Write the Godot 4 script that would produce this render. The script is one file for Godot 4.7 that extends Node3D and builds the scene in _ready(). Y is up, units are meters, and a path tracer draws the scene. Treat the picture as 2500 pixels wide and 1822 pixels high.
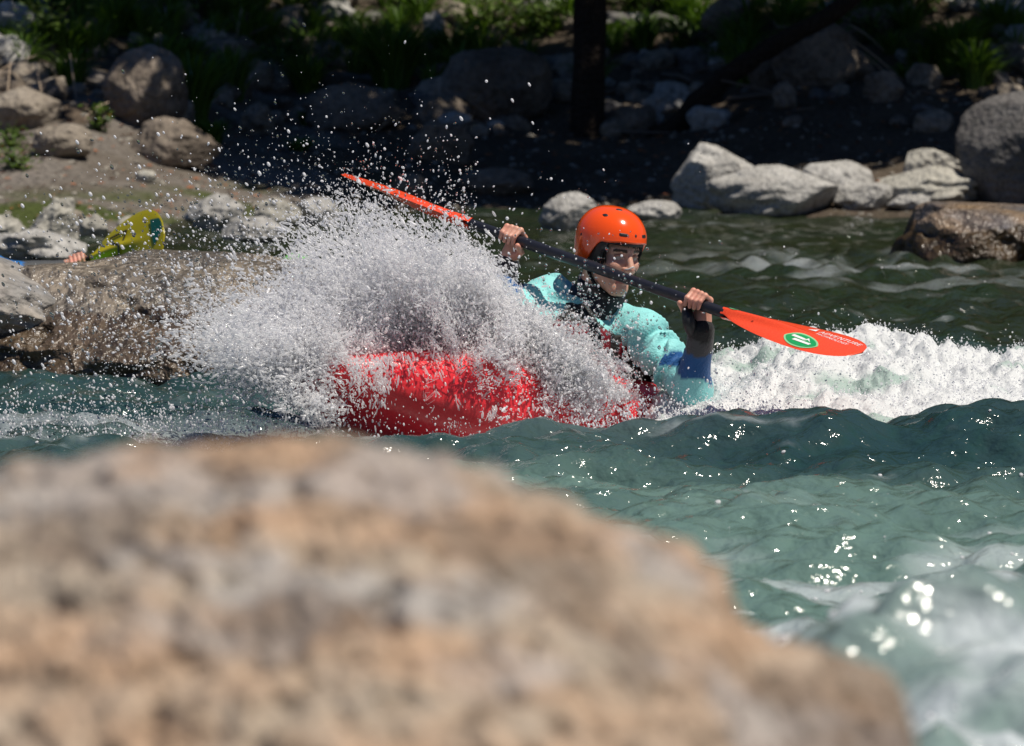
extends Node3D
# Whitewater kayaker punching through a wave. y is up, metres, z points towards the camera.

const FOCAL := 13600.0            # focal length in pixels of the 2500 x 1822 photograph
const EYE := Vector3(0, 1.3, 16)
const PITCH := 0.0718

var rng := RandomNumberGenerator.new()
var na := FastNoiseLite.new()     # smooth noise
var nb := FastNoiseLite.new()     # fractal noise
var nc := FastNoiseLite.new()     # ridged noise
var nd := FastNoiseLite.new()     # cellular noise
var mats := {}
var used := {}
var cube_cache := {}
var drop_mesh: ArrayMesh

# ---------------------------------------------------------------- pixels to places
func ray(px: float, py: float) -> Vector3:
	return Vector3(0, -sin(PITCH), -cos(PITCH)) * FOCAL + Vector3(px - 1250.0, 0, 0) + Vector3(0, cos(PITCH), -sin(PITCH)) * (911.0 - py)

func at(px: float, py: float, z: float) -> Vector3:
	var r := ray(px, py)
	return EYE + r * ((z - EYE.z) / r.z)

func hit(px: float, py: float) -> Vector3:          # where that line of sight meets the far bank or the river
	var r := ray(px, py)
	r /= -r.z
	var d := 20.0
	while d < 60.0:
		var p := EYE + r * d
		if p.y <= maxf(bank_y(p.x, p.z), 0.0):
			return p
		d += 0.05
	return EYE + r * d

# ---------------------------------------------------------------- names, labels
func numbered(called: String) -> String:
	used[called] = used.get(called, -1) + 1
	return called if used[called] == 0 else "%s_%03d" % [called, used[called]]

func tag(o: Node, label: String, category := "", group := "", kind := "") -> Node:
	o.set_meta("label", label)
	if category: o.set_meta("category", category)
	if group: o.set_meta("group", group)
	if kind: o.set_meta("kind", kind)
	return o

func thing(called: String, where: Vector3, label: String, category: String, group := "") -> Node3D:
	var o := Node3D.new()
	o.name = numbered(called)
	add_child(o)
	o.position = where
	tag(o, label, category, group)
	return o

func put(called: String, m: Mesh, mat: Material, parent: Node = null) -> MeshInstance3D:
	var o := MeshInstance3D.new()
	o.mesh = m
	o.material_override = mat
	if parent == null or parent == self:
		o.name = numbered(called)
		add_child(o)
	else:
		o.name = called
		parent.add_child(o, true)
	return o

# ---------------------------------------------------------------- materials
func lin(r: float, g: float, b: float) -> Color:
	return Color(r, g, b).linear_to_srgb()

func noise_tex(kind: int, freq: float, octaves: int, seed_: int, stops: Array, size := 512, fractal := FastNoiseLite.FRACTAL_FBM) -> NoiseTexture2D:
	var n := FastNoiseLite.new()
	n.noise_type = kind
	n.frequency = freq
	n.fractal_type = fractal
	n.fractal_octaves = octaves
	n.seed = seed_
	var t := NoiseTexture2D.new()
	t.width = size
	t.height = size
	t.seamless = true
	t.noise = n
	if stops:
		var g := Gradient.new()
		g.offsets = PackedFloat32Array(stops.map(func(s): return s[0]))
		g.colors = PackedColorArray(stops.map(func(s): return s[1]))
		t.color_ramp = g
	return t

func mat(called: String, c: Color, rough: float, spec := 0.5) -> StandardMaterial3D:
	var m := StandardMaterial3D.new()
	m.resource_name = called
	m.albedo_color = c
	m.roughness = rough
	m.metallic_specular = spec
	mats[called] = m
	return m

func tinted(called: String, rough: float, tex: Texture2D, bump: Texture2D, scale: float, cm: float, spec := 0.5) -> StandardMaterial3D:
	var m := mat(called, Color.WHITE, rough, spec)
	m.vertex_color_use_as_albedo = true
	m.uv1_triplanar = true
	m.uv1_world_triplanar = true
	m.uv1_scale = Vector3.ONE * scale
	m.albedo_texture = tex
	if bump:
		m.heightmap_enabled = true
		m.heightmap_texture = bump
		m.heightmap_scale = cm
	return m

func make_materials() -> void:
	var g := func(v): return lin(v, v, v)
	var speck := noise_tex(FastNoiseLite.TYPE_SIMPLEX_SMOOTH, 0.03, 5, 11, [[0.0, g.call(0.42)], [0.38, g.call(0.72)], [0.55, g.call(0.95)], [1.0, g.call(1.0)]])
	var rock_h := noise_tex(FastNoiseLite.TYPE_SIMPLEX_SMOOTH, 0.025, 6, 5, [])
	var pit := noise_tex(FastNoiseLite.TYPE_SIMPLEX_SMOOTH, 0.05, 4, 23, [[0.0, g.call(0.35)], [0.3, g.call(0.55)], [0.42, g.call(0.92)], [1.0, g.call(1.0)]])
	var ripple := noise_tex(FastNoiseLite.TYPE_SIMPLEX_SMOOTH, 0.012, 5, 77, [], 1024)
	tinted("stone", 0.85, speck, rock_h, 1.3, 2.6, 0.3)
	tinted("pitted_stone", 0.9, pit, rock_h, 1.6, 2.0, 0.3)
	tinted("wet_stone", 0.3, speck, rock_h, 1.6, 3.0, 0.5)
	tinted("tan_stone", 0.85, speck, rock_h, 2.6, 2.0, 0.3)
	tinted("soil", 0.95, speck, rock_h, 1.2, 2.0, 0.2)
	var w := tinted("river_water", 0.11, null, ripple, 0.55, 2.5, 0.5)
	w.uv1_scale = Vector3(0.62, 0.9, 1.05)
	var fo := tinted("foam", 0.6, null, rock_h, 3.0, 0.7, 0.4)
	var dr := mat("spray_drops", lin(0.92, 0.92, 0.94), 0.15, 0.5)
	dr.backlight_enabled = true
	dr.backlight = lin(0.95, 0.95, 0.97)
	var mi := mat("spray_mist", lin(0.97, 0.97, 0.98), 0.12, 0.5)
	mi.albedo_color.a = 0.32
	mi.backlight_enabled = true
	mi.backlight = lin(0.9, 0.9, 0.91)
	mi.transparency = BaseMaterial3D.TRANSPARENCY_ALPHA
	mi.cull_mode = BaseMaterial3D.CULL_DISABLED
	var sd := mat("water_strands", lin(0.92, 0.93, 0.95), 0.06, 0.6)
	sd.albedo_color.a = 0.3
	sd.backlight_enabled = true
	sd.backlight = lin(0.6, 0.6, 0.62)
	sd.transparency = BaseMaterial3D.TRANSPARENCY_ALPHA
	sd.cull_mode = BaseMaterial3D.CULL_DISABLED
	var gl := mat("clear_drops", Color(1, 1, 1, 0.0), 0.02)
	gl.refraction_enabled = true
	gl.refraction_scale = 0.033
	mats["leaf"] = leafy("leaf", 0.5)
	mats["blade"] = leafy("blade", 0.45)
	var red := mat("red_hull", lin(0.72, 0.030, 0.042), 0.25)
	red.heightmap_enabled = true
	red.heightmap_texture = rock_h
	red.heightmap_scale = 0.12
	red.uv1_triplanar = true
	red.uv1_scale = Vector3.ONE * 4.0
	mat("green_hull", lin(0.12, 0.55, 0.06), 0.3)
	mat("black_rubber", lin(0.012, 0.012, 0.014), 0.5)
	mat("black_webbing", lin(0.014, 0.014, 0.016), 0.8, 0.3)
	var he := mat("orange_shell", lin(0.92, 0.085, 0.004), 0.16)
	he.clearcoat_enabled = true
	he.clearcoat = 0.6
	he.clearcoat_roughness = 0.08
	mat("blade_red", lin(0.72, 0.045, 0.02), 0.22)
	var wv := noise_tex(FastNoiseLite.TYPE_SIMPLEX_SMOOTH, 0.06, 3, 9, [[0.0, lin(0.70, 0.045, 0.015)], [0.5, lin(0.86, 0.08, 0.028)], [1.0, lin(0.92, 0.13, 0.04)]])
	mats["blade_red"].albedo_color = Color.WHITE
	mats["blade_red"].albedo_texture = wv
	mats["blade_red"].uv1_triplanar = true
	mats["blade_red"].uv1_scale = Vector3(4, 14, 14)
	mat("blade_yellow", lin(0.5, 0.42, 0.008), 0.3)
	mat("blade_teal", lin(0.01, 0.16, 0.11), 0.3)
	mat("shaft_black", lin(0.012, 0.013, 0.02), 0.38)
	mat("white_print", lin(0.8, 0.78, 0.78), 0.5)
	mat("green_print", lin(0.01, 0.32, 0.09), 0.4)
	mat("pale_green_print", lin(0.25, 0.6, 0.3), 0.4)
	var sk := mat("skin", Color.WHITE, 0.42, 0.45)
	sk.vertex_color_use_as_albedo = true
	sk.subsurf_scatter_enabled = true
	sk.subsurf_scatter_strength = 0.12
	var cl := tinted("cloth", 0.62, null, rock_h, 9.0, 0.25, 0.4)
	cl.uv1_world_triplanar = false
	cl.rim_enabled = true
	cl.rim = 0.2
	mat("eye_white", lin(0.38, 0.34, 0.32), 0.3)
	mat("eye_iris", lin(0.02, 0.014, 0.01), 0.1)
	mat("hair", lin(0.02, 0.013, 0.009), 0.5)
	mat("lips", lin(0.36, 0.1, 0.09), 0.4)
	mat("clip_grey", lin(0.5, 0.5, 0.5), 0.25)
	var bk := tinted("bark", 0.95, speck, rock_h, 2.0, 5.0, 0.2)
	bk.vertex_color_use_as_albedo = false
	bk.albedo_color = lin(0.05, 0.038, 0.03)
	mat("driftwood", lin(0.16, 0.13, 0.105), 0.85, 0.3)
	mat("dry_reed", lin(0.42, 0.33, 0.24), 0.8, 0.3)
	mat("dead_leaf", lin(0.28, 0.1, 0.04), 0.8, 0.3)

func leafy(called: String, rough: float) -> StandardMaterial3D:
	var m := mat(called, Color.WHITE, rough, 0.45)
	m.vertex_color_use_as_albedo = true
	m.cull_mode = BaseMaterial3D.CULL_DISABLED
	m.backlight_enabled = true
	m.backlight = lin(0.7, 0.75, 0.35)
	return m

# ---------------------------------------------------------------- mesh tools (faces are given counter-clockwise and turned here)
func mesh_of(v: PackedVector3Array, idx: PackedInt32Array, col := PackedColorArray(), nrm := PackedVector3Array(), flat := false) -> ArrayMesh:
	if flat:
		var fv := PackedVector3Array()
		var fc := PackedColorArray()
		var fi := PackedInt32Array()
		for i in idx.size():
			fv.append(v[idx[i]])
			if col.size(): fc.append(col[idx[i]])
			fi.append(i)
		v = fv
		col = fc
		idx = fi
	if nrm.size() != v.size():
		nrm = PackedVector3Array()
		nrm.resize(v.size())
		for i in range(0, idx.size(), 3):
			var a := idx[i]
			var b := idx[i + 1]
			var c := idx[i + 2]
			var n := (v[b] - v[a]).cross(v[c] - v[a])
			nrm[a] += n
			nrm[b] += n
			nrm[c] += n
		for i in nrm.size():
			nrm[i] = nrm[i].normalized() if nrm[i].length_squared() > 1e-24 else Vector3.UP
	var turned := idx.duplicate()
	for i in range(0, idx.size(), 3):
		turned[i + 1] = idx[i + 2]
		turned[i + 2] = idx[i + 1]
	var arr := []
	arr.resize(Mesh.ARRAY_MAX)
	arr[Mesh.ARRAY_VERTEX] = v
	arr[Mesh.ARRAY_NORMAL] = nrm
	arr[Mesh.ARRAY_INDEX] = turned
	if col.size() == v.size(): arr[Mesh.ARRAY_COLOR] = col
	var m := ArrayMesh.new()
	m.add_surface_from_arrays(Mesh.PRIMITIVE_TRIANGLES, arr)
	return m

class Shape:
	var v := PackedVector3Array()
	var i := PackedInt32Array()
	var c := PackedColorArray()
	func quad(a: int, b: int, d: int, e: int) -> void:
		i.append_array(PackedInt32Array([a, b, d, a, d, e]))

func tube_into(s: Shape, pts: PackedVector3Array, radii: PackedFloat32Array, sides: int, col := Color.WHITE, caps := true) -> void:
	var side := Vector3.ZERO
	var first := s.v.size()
	for k in pts.size():
		var t := (pts[mini(k + 1, pts.size() - 1)] - pts[maxi(k - 1, 0)]).normalized()
		if side == Vector3.ZERO:
			side = t.cross(Vector3(0.31, 0.94, 0.13)).normalized()
			if side.length() < 0.5: side = t.cross(Vector3.RIGHT).normalized()
		side = (side - t * side.dot(t)).normalized()
		var other := t.cross(side)
		for j in sides:
			var a := TAU * j / sides
			s.v.append(pts[k] + (side * cos(a) + other * sin(a)) * radii[k])
			s.c.append(col)
	for k in pts.size() - 1:
		for j in sides:
			var a := first + k * sides + j
			var b := first + k * sides + (j + 1) % sides
			s.quad(a, b, b + sides, a + sides)
	if caps:
		for e in [0, pts.size() - 1]:
			s.v.append(pts[e])
			s.c.append(col)
			var c := s.v.size() - 1
			for j in sides:
				var a: int = first + e * sides + j
				var b: int = first + e * sides + (j + 1) % sides
				if e == 0: s.i.append_array(PackedInt32Array([c, b, a]))
				else: s.i.append_array(PackedInt32Array([c, a, b]))

func tube(pts: PackedVector3Array, radii: PackedFloat32Array, sides := 10) -> ArrayMesh:
	var s := Shape.new()
	tube_into(s, pts, radii, sides)
	return mesh_of(s.v, s.i)

func line(a: Vector3, b: Vector3, ra: float, rb: float, sides := 10) -> ArrayMesh:
	return tube(PackedVector3Array([a, b]), PackedFloat32Array([ra, rb]), sides)

func curve(pts: Array, n: int) -> PackedVector3Array:      # smooth line through points
	var out := PackedVector3Array()
	for k in pts.size() - 1:
		var p0: Vector3 = pts[maxi(k - 1, 0)]
		var p1: Vector3 = pts[k]
		var p2: Vector3 = pts[k + 1]
		var p3: Vector3 = pts[mini(k + 2, pts.size() - 1)]
		for j in n:
			out.append(p1.cubic_interpolate(p2, p0, p3, float(j) / n))
	out.append(pts[-1])
	return out

func loft(rings: Array, close_ends := true) -> ArrayMesh:
	var s := Shape.new()
	var n: int = rings[0].size()
	for r in rings:
		s.v.append_array(r)
	for k in rings.size() - 1:
		for j in n:
			var a := k * n + j
			var b := k * n + (j + 1) % n
			s.quad(a, b, b + n, a + n)
	if close_ends:
		for e in [0, rings.size() - 1]:
			var mid := Vector3.ZERO
			for p in rings[e]: mid += p
			s.v.append(mid / n)
			var c := s.v.size() - 1
			for j in n:
				if e == 0: s.i.append_array(PackedInt32Array([c, (j + 1) % n, j]))
				else: s.i.append_array(PackedInt32Array([c, e * n + j, e * n + (j + 1) % n]))
	return mesh_of(s.v, s.i)

func ball(c: Vector3, r: Vector3, basis := Basis(), n := 6) -> ArrayMesh:
	var cs := cube_sphere(n)
	var v := PackedVector3Array()
	for d in cs[0]: v.append(c + basis * (d * r))
	return mesh_of(v, cs[1])

func cube_sphere(n: int) -> Array:
	if cube_cache.has(n): return cube_cache[n]
	var ids := {}
	var dirs := PackedVector3Array()
	var idx := PackedInt32Array()
	for f in 6:
		var ax := f / 2
		var sg := 1 if f % 2 == 0 else -1
		var grid := PackedInt32Array()
		for j in n + 1:
			for i in n + 1:
				var l := [0, 0, 0]
				l[ax] = sg * n
				l[(ax + 1) % 3] = (2 * i - n) * sg
				l[(ax + 2) % 3] = 2 * j - n
				var key := Vector3i(l[0], l[1], l[2])
				if not ids.has(key):
					ids[key] = dirs.size()
					var q := Vector3(key) / n
					dirs.append(Vector3(tan(q.x * 0.7854), tan(q.y * 0.7854), tan(q.z * 0.7854)).normalized())
				grid.append(ids[key])
		for j in n:
			for i in n:
				var a := grid[j * (n + 1) + i]
				var b := grid[j * (n + 1) + i + 1]
				var c := grid[(j + 1) * (n + 1) + i + 1]
				var d := grid[(j + 1) * (n + 1) + i]
				idx.append_array(PackedInt32Array([a, b, c, a, c, d]))
	cube_cache[n] = [dirs, idx]
	return cube_cache[n]

# distance fields meshed as surface nets
func nets(f: Callable, lo: Vector3, hi: Vector3, cell: float) -> Shape:
	var nx := int((hi.x - lo.x) / cell) + 2
	var ny := int((hi.y - lo.y) / cell) + 2
	var nz := int((hi.z - lo.z) / cell) + 2
	var val := PackedFloat32Array()
	val.resize(nx * ny * nz)
	val.fill(1e3)
	var vid := PackedInt32Array()
	vid.resize(nx * ny * nz)
	vid.fill(-1)
	var s := Shape.new()
	var cells := PackedInt32Array()
	var B := 4
	var reach := cell * B * 0.87 * 1.35 + cell
	for bz in range(0, nz - 1, B):
		for by in range(0, ny - 1, B):
			for bx in range(0, nx - 1, B):
				var mid: float = f.call(lo + (Vector3(bx, by, bz) + Vector3.ONE * (B * 0.5)) * cell)
				if absf(mid) > reach: continue
				for k in range(bz, mini(bz + B + 1, nz)):
					for j in range(by, mini(by + B + 1, ny)):
						for i in range(bx, mini(bx + B + 1, nx)):
							var q := (k * ny + j) * nx + i
							if val[q] > 999.0: val[q] = f.call(lo + Vector3(i, j, k) * cell)
				for k in range(bz, mini(bz + B, nz - 1)):
					for j in range(by, mini(by + B, ny - 1)):
						for i in range(bx, mini(bx + B, nx - 1)):
							cells.append((k * ny + j) * nx + i)
	var step := PackedInt32Array([0, 1, nx, nx + 1, nx * ny, nx * ny + 1, nx * ny + nx, nx * ny + nx + 1])
	var corner := [Vector3(0, 0, 0), Vector3(1, 0, 0), Vector3(0, 1, 0), Vector3(1, 1, 0), Vector3(0, 0, 1), Vector3(1, 0, 1), Vector3(0, 1, 1), Vector3(1, 1, 1)]
	var edges := PackedInt32Array([0, 1, 2, 3, 4, 5, 6, 7, 0, 2, 1, 3, 4, 6, 5, 7, 0, 4, 1, 5, 2, 6, 3, 7])
	for q in cells:
		var inside := 0
		for c in 8:
			if val[q + step[c]] < 0.0: inside += 1
		if inside == 0 or inside == 8: continue
		var sum := Vector3.ZERO
		var count := 0
		for e in range(0, 24, 2):
			var va := val[q + step[edges[e]]]
			var vb := val[q + step[edges[e + 1]]]
			if (va < 0.0) != (vb < 0.0):
				var ca: Vector3 = corner[edges[e]]
				var cb: Vector3 = corner[edges[e + 1]]
				sum += ca.lerp(cb, va / (va - vb))
				count += 1
		var i := q % nx
		var j := (q / nx) % ny
		var k := q / (nx * ny)
		vid[q] = s.v.size()
		s.v.append(lo + (Vector3(i, j, k) + sum / count) * cell)
	var dx := PackedInt32Array([1, nx, nx * ny])
	for q in cells:
		if vid[q] < 0: continue
		for ax in 3:
			var a := dx[ax]
			var u := dx[(ax + 1) % 3]
			var w := dx[(ax + 2) % 3]
			if q - u - w < 0: continue
			var v0 := val[q]
			var v1 := val[q + a]
			if (v0 < 0.0) == (v1 < 0.0): continue
			var c0 := vid[q]
			var c1 := vid[q - u]
			var c2 := vid[q - u - w]
			var c3 := vid[q - w]
			if c1 < 0 or c2 < 0 or c3 < 0: continue
			if v0 < 0.0: s.quad(c0, c1, c2, c3)
			else: s.quad(c0, c3, c2, c1)
	return s

func cap(p: Vector3, a: Vector3, b: Vector3, ra: float, rb: float) -> float:
	var ba := b - a
	var t := clampf((p - a).dot(ba) / ba.length_squared(), 0.0, 1.0)
	return p.distance_to(a + ba * t) - lerpf(ra, rb, t)

func ell(p: Vector3, c: Vector3, r: Vector3) -> float:
	var q := (p - c) / r
	var k := q.length()
	return (k - 1.0) * minf(r.x, minf(r.y, r.z)) if k < 0.5 else k * (k - 1.0) / maxf(((p - c) / (r * r)).length(), 1e-6)

func smin(a: float, b: float, k: float) -> float:
	var h := maxf(k - absf(a - b), 0.0) / k
	return minf(a, b) - h * h * k * 0.25

func bones(p: Vector3, list: Array, k: float) -> float:
	var d := 1e3
	for b in list:
		d = smin(d, cap(p, b[0], b[1], b[2], b[3]), k)
	return d

# ---------------------------------------------------------------- the ground and the river
func ss(a: float, b: float, x: float) -> float:
	return smoothstep(a, b, x)

func shore_z(x: float) -> float:
	return lerpf(-11.6, -14.6, ss(-2.6, -0.6, x)) + 0.9 * ss(0.6, 1.8, x) - 0.25 * sin(x * 1.7) + 0.25 * na.get_noise_2d(x * 40.0, 7.0)

func bank_y(x: float, z: float) -> float:
	var t := shore_z(x) - z                      # metres inland
	if t < -2.0: return -0.5
	var left := 1.0 - ss(-1.6, -0.6, x)
	var y := t * lerpf(0.15, 0.1, left)
	if t > 0.0:
		y += ss(2.0, 6.0, t) * (t - 2.0) * 0.09 + ss(7.0, 14.0, t) * (t - 7.0) * 0.35
		y += (0.10 * nb.get_noise_2d(x * 28.0, z * 28.0) + 0.25 * nb.get_noise_2d(x * 7.0 + 50.0, z * 7.0)) * ss(0.2, 4.0, t)
	return y

func water_y(x: float, z: float) -> float:
	var d := 16.0 - z
	var rough := 1.0 - 0.6 * ss(20.0, 27.0, d)
	var y := rough * (0.05 * na.get_noise_2d(x * 45.0 + 9.0, z * 60.0) + 0.028 * na.get_noise_2d(x * 130.0, z * 190.0 + x * 30.0) + 0.012 * na.get_noise_2d(x * 330.0, z * 420.0))
	# the green ridge before the kayak, higher to the right
	var zr := 1.15 - 0.06 * x + 0.05 * sin(x * 2.3)
	var amp := lerpf(0.04, 0.085, ss(-0.8, 0.3, x)) + 0.065 * ss(0.3, 1.6, x)
	var e := (z - zr) / (0.42 if z > zr else 0.26)
	y += amp * exp(-e * e)
	# the hollow the kayak sits in
	var h := Vector2((x - 0.0) / 0.9, (z - 0.2) / 0.65).length_squared()
	y -= 0.10 * exp(-h)
	# second swell between the ridge and the near wave
	var e2 := (z - 3.6 + 0.35 * x) / 0.8
	y += 0.06 * exp(-e2 * e2)
	# near wave at the foot of the boulder
	var zn := 8.7 - 0.5 * (x - 0.5)
	var en := (z - zn) / (1.1 if z > zn else 0.6)
	y += (0.36 * ss(-0.7, 0.35, x) + 0.16 * ss(0.2, 0.9, x)) * exp(-en * en) * (1.0 + 0.10 * na.get_noise_2d(x * 90.0, z * 110.0)) + 0.02 * ss(6.0, 7.0, z) * na.get_noise_2d(x * 300.0, z * 260.0)
	# riffle by the wet boulder
	var er := Vector2((x - 1.45) / 0.8, (z + 8.6) / 1.2).length_squared()
	y += 0.05 * exp(-er) * (0.5 + na.get_noise_2d(x * 160.0, z * 120.0))
	return y

func foam_at(x: float, z: float) -> float:
	var f := 0.0
	var st := nc.get_noise_2d(x * 60.0 + z * 22.0, z * 130.0)          # thin streaks
	var bl := nb.get_noise_2d(x * 55.0, z * 75.0)
	f = maxf(f, ss(0.75, 1.15, st + 0.5 * bl) * 0.3)
	if z > 3.0:
		f = maxf(f, ss(3.2, 6.0, z + 0.6 * x) * ss(-0.3, 0.3, x) * ss(0.12, 0.6, bl + 0.3 * st) * 0.75)
	if z > 5.0:                                                        # foaming near wave
		var zone := ss(-0.2, 0.15, x) * ss(6.7, 8.0, z + 0.3 * x)
		f = maxf(f, zone * (0.16 + 0.7 * ss(-0.15, 0.55, nb.get_noise_2d(x * 110.0 + z * 60.0, z * 170.0 - x * 60.0) + 0.35 * st)))
	var zr := Vector2((x - 1.5) / 0.75, (z + 8.4) / 1.6).length_squared()
	f = maxf(f, 0.4 * exp(-zr) * ss(0.1, 0.55, bl + 0.4 * st))
	var zl := Vector2((x + 1.1) / 0.9, (z - 0.2) / 0.55).length_squared()
	f = maxf(f, 0.45 * exp(-zl) * ss(-0.1, 0.45, bl + 0.4 * st))
	var zk := Vector2((x - 0.1) / 0.8, (z - 0.35) / 0.5).length_squared()
	f = maxf(f, exp(-zk) * ss(-0.5, 0.1, bl))
	return f

func grid_mesh(xs: PackedFloat32Array, zs: PackedFloat32Array, fy: Callable, fc: Callable) -> ArrayMesh:
	var v := PackedVector3Array()
	var c := PackedColorArray()
	var idx := PackedInt32Array()
	var n := xs.size()
	for z in zs:
		for x in xs:
			var p := Vector3(x, fy.call(x, z), z)
			v.append(p)
			c.append(fc.call(p))
	for j in zs.size() - 1:
		for i in n - 1:
			var a := j * n + i
			idx.append_array(PackedInt32Array([a, a + 1, a + 1 + n, a, a + 1 + n, a + n]))
	return mesh_of(v, idx, c)

func build_ground() -> void:
	var zs := PackedFloat32Array()
	var z := -62.0
	while z < -9.4:
		zs.append(z)
		z += 1.5 if z < -26.0 else 0.07
	var xs := PackedFloat32Array()
	var x := -40.0
	while x < 40.0:
		xs.append(x)
		x += 0.08 if absf(x + 0.01) < 4.5 else 1.2
	var col := func(p: Vector3) -> Color:
		var t := shore_z(p.x) - p.z
		var n := nb.get_noise_2d(p.x * 60.0, p.z * 60.0)
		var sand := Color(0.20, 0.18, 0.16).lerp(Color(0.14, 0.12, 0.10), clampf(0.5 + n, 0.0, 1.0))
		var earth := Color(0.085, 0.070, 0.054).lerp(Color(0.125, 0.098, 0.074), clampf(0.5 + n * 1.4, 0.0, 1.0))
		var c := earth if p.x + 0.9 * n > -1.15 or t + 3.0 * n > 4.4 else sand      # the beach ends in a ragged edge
		var algae := ss(0.02, 0.3, n + 0.12) * (1.0 - ss(0.9, 1.7, t)) * (1.0 - ss(-1.2, -0.3, p.x))
		return c.lerp(Color(0.06, 0.085, 0.018), algae * 0.85)
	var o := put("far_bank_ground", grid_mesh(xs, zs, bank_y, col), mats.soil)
	tag(o, "sandy and earthy river bank rising behind the water", "", "", "structure")

func build_water() -> void:
	var zs := PackedFloat32Array()
	var z := -15.6
	while z < 13.0:
		zs.append(z)
		var d := 16.0 - z
		z += clampf(0.000095 * d * d, 0.012, 0.07)
	var xs := PackedFloat32Array()
	var x := -30.0
	while x < 30.0:
		xs.append(x)
		x += 0.022 if absf(x) < 2.6 else 0.06 if absf(x) < 4.4 else 0.8
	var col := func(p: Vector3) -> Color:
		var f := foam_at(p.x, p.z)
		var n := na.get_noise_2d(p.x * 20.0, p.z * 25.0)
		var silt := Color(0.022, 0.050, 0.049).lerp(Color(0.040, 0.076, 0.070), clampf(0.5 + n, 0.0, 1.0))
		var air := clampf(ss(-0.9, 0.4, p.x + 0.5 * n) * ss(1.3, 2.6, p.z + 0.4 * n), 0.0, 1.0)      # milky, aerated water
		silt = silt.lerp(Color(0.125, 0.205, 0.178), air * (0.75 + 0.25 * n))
		var bank_reflection := ss(-1.2, -4.5, p.z + 0.6 * n)                       # reflection of the dark wooded bank, painted into the water colour as olive
		silt = silt.lerp(Color(0.020, 0.027, 0.011), bank_reflection * 0.9)
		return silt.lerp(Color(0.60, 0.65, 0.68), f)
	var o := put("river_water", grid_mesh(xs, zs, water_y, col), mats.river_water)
	tag(o, "teal green rough river water with foam streaks", "", "", "structure")

# ---------------------------------------------------------------- stones
func rock_mesh(seed_: int, n: int, size: Vector3, amp: float, cuts: Array, a: Color, b: Color, spots := 0.5, wet_y := -9.0, base_y := 0.0, wet := Color(0.04, 0.028, 0.016), cracks := 0.0) -> ArrayMesh:
	var cs := cube_sphere(n)
	var v := PackedVector3Array()
	var col := PackedColorArray()
	var o := Vector3(seed_ * 3.7, seed_ * 1.9, -seed_ * 2.3)
	for d: Vector3 in cs[0]:
		var r := 1.0 + amp * na.get_noise_3dv(d * 38.0 + o * 10.0) + amp * 0.5 * na.get_noise_3dv(d * 90.0 + o * 10.0) + amp * 0.22 * nb.get_noise_3dv(d * 130.0 + o * 10.0) - amp * 0.14 * absf(nb.get_noise_3dv(d * 420.0 + o))
		var p := d * r
		for c in cuts:
			var k: float = p.dot(c[0])
			if k > c[1]: p -= c[0] * (k - c[1]) * 0.88
		p *= size
		if cracks > 0.0:
			var ck := nc.get_noise_3dv(p * Vector3(70, 190, 90) + o)
			p -= d * cracks * (ss(0.55, 0.9, ck) + 0.5 * nb.get_noise_3dv(p * Vector3(160, 420, 160)))
		v.append(p)
		var t := clampf(0.5 + 0.95 * nb.get_noise_3dv(p * 130.0 + o * 20.0), 0.0, 1.0)
		var cc := a.lerp(b, t)
		var s := na.get_noise_3dv(p * 520.0 + o * 7.0)
		cc = cc.lerp(cc * 0.45, ss(0.32, 0.55, s) * spots)
		if p.y + base_y < wet_y + 0.05 * nb.get_noise_2d(p.x * 160.0, p.z * 160.0 + seed_):
			cc = wet.lerp(wet * 2.2, clampf(0.4 + nb.get_noise_3dv(p * 260.0), 0.0, 1.0))
		col.append(cc)
	return mesh_of(v, cs[1], col)

func random_cuts(seed_: int, n: int, depth: float) -> Array:
	var r := RandomNumberGenerator.new()
	r.seed = seed_ * 977 + 5
	var out := []
	for k in n:
		out.append([Vector3(r.randf_range(-1, 1), r.randf_range(-0.4, 1), r.randf_range(-0.6, 1)).normalized(), r.randf_range(depth, 0.97)])
	return out

const GREY := [Color(0.36, 0.35, 0.33), Color(0.52, 0.51, 0.485)]
const DARKG := [Color(0.12, 0.115, 0.112), Color(0.22, 0.21, 0.205)]
const BROWN := [Color(0.13, 0.105, 0.083), Color(0.28, 0.235, 0.19)]
const PALE := [Color(0.38, 0.365, 0.32), Color(0.54, 0.52, 0.46)]
const TAN := [Color(0.24, 0.205, 0.165), Color(0.36, 0.315, 0.26)]

func stone(seed_: int, box: Array, tone: Array, label: String, amp := 0.16, depth := 0.8, m := "stone", lean := 0.0, deep := 0.75, at_y := -1.0) -> void:
	# box: left, right, top, bottom in the photograph; the bottom is where it meets the bank
	var foot := hit((box[0] + box[1]) * 0.5, box[3] if at_y < 0.0 else at_y)
	var d := EYE.z - foot.z
	var w: float = (box[1] - box[0]) * d / FOCAL * 0.5
	var h: float = (box[3] - box[2]) * d / FOCAL * 0.5 * 1.12
	var o := put("boulder", rock_mesh(seed_, 18 if box[1] - box[0] > 90 else 11, Vector3(w, h, maxf(w, h) * deep), amp, random_cuts(seed_, 7, depth - 0.06), tone[0], tone[1]), mats[m])
	o.position = at((box[0] + box[1]) * 0.5, (box[2] + box[3]) * 0.5, foot.z - maxf(w, h) * deep * 0.5) - Vector3(0, h * 0.1, 0)
	o.rotation.z = lean
	tag(o, label, "boulder", "boulders on the far bank")

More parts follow.
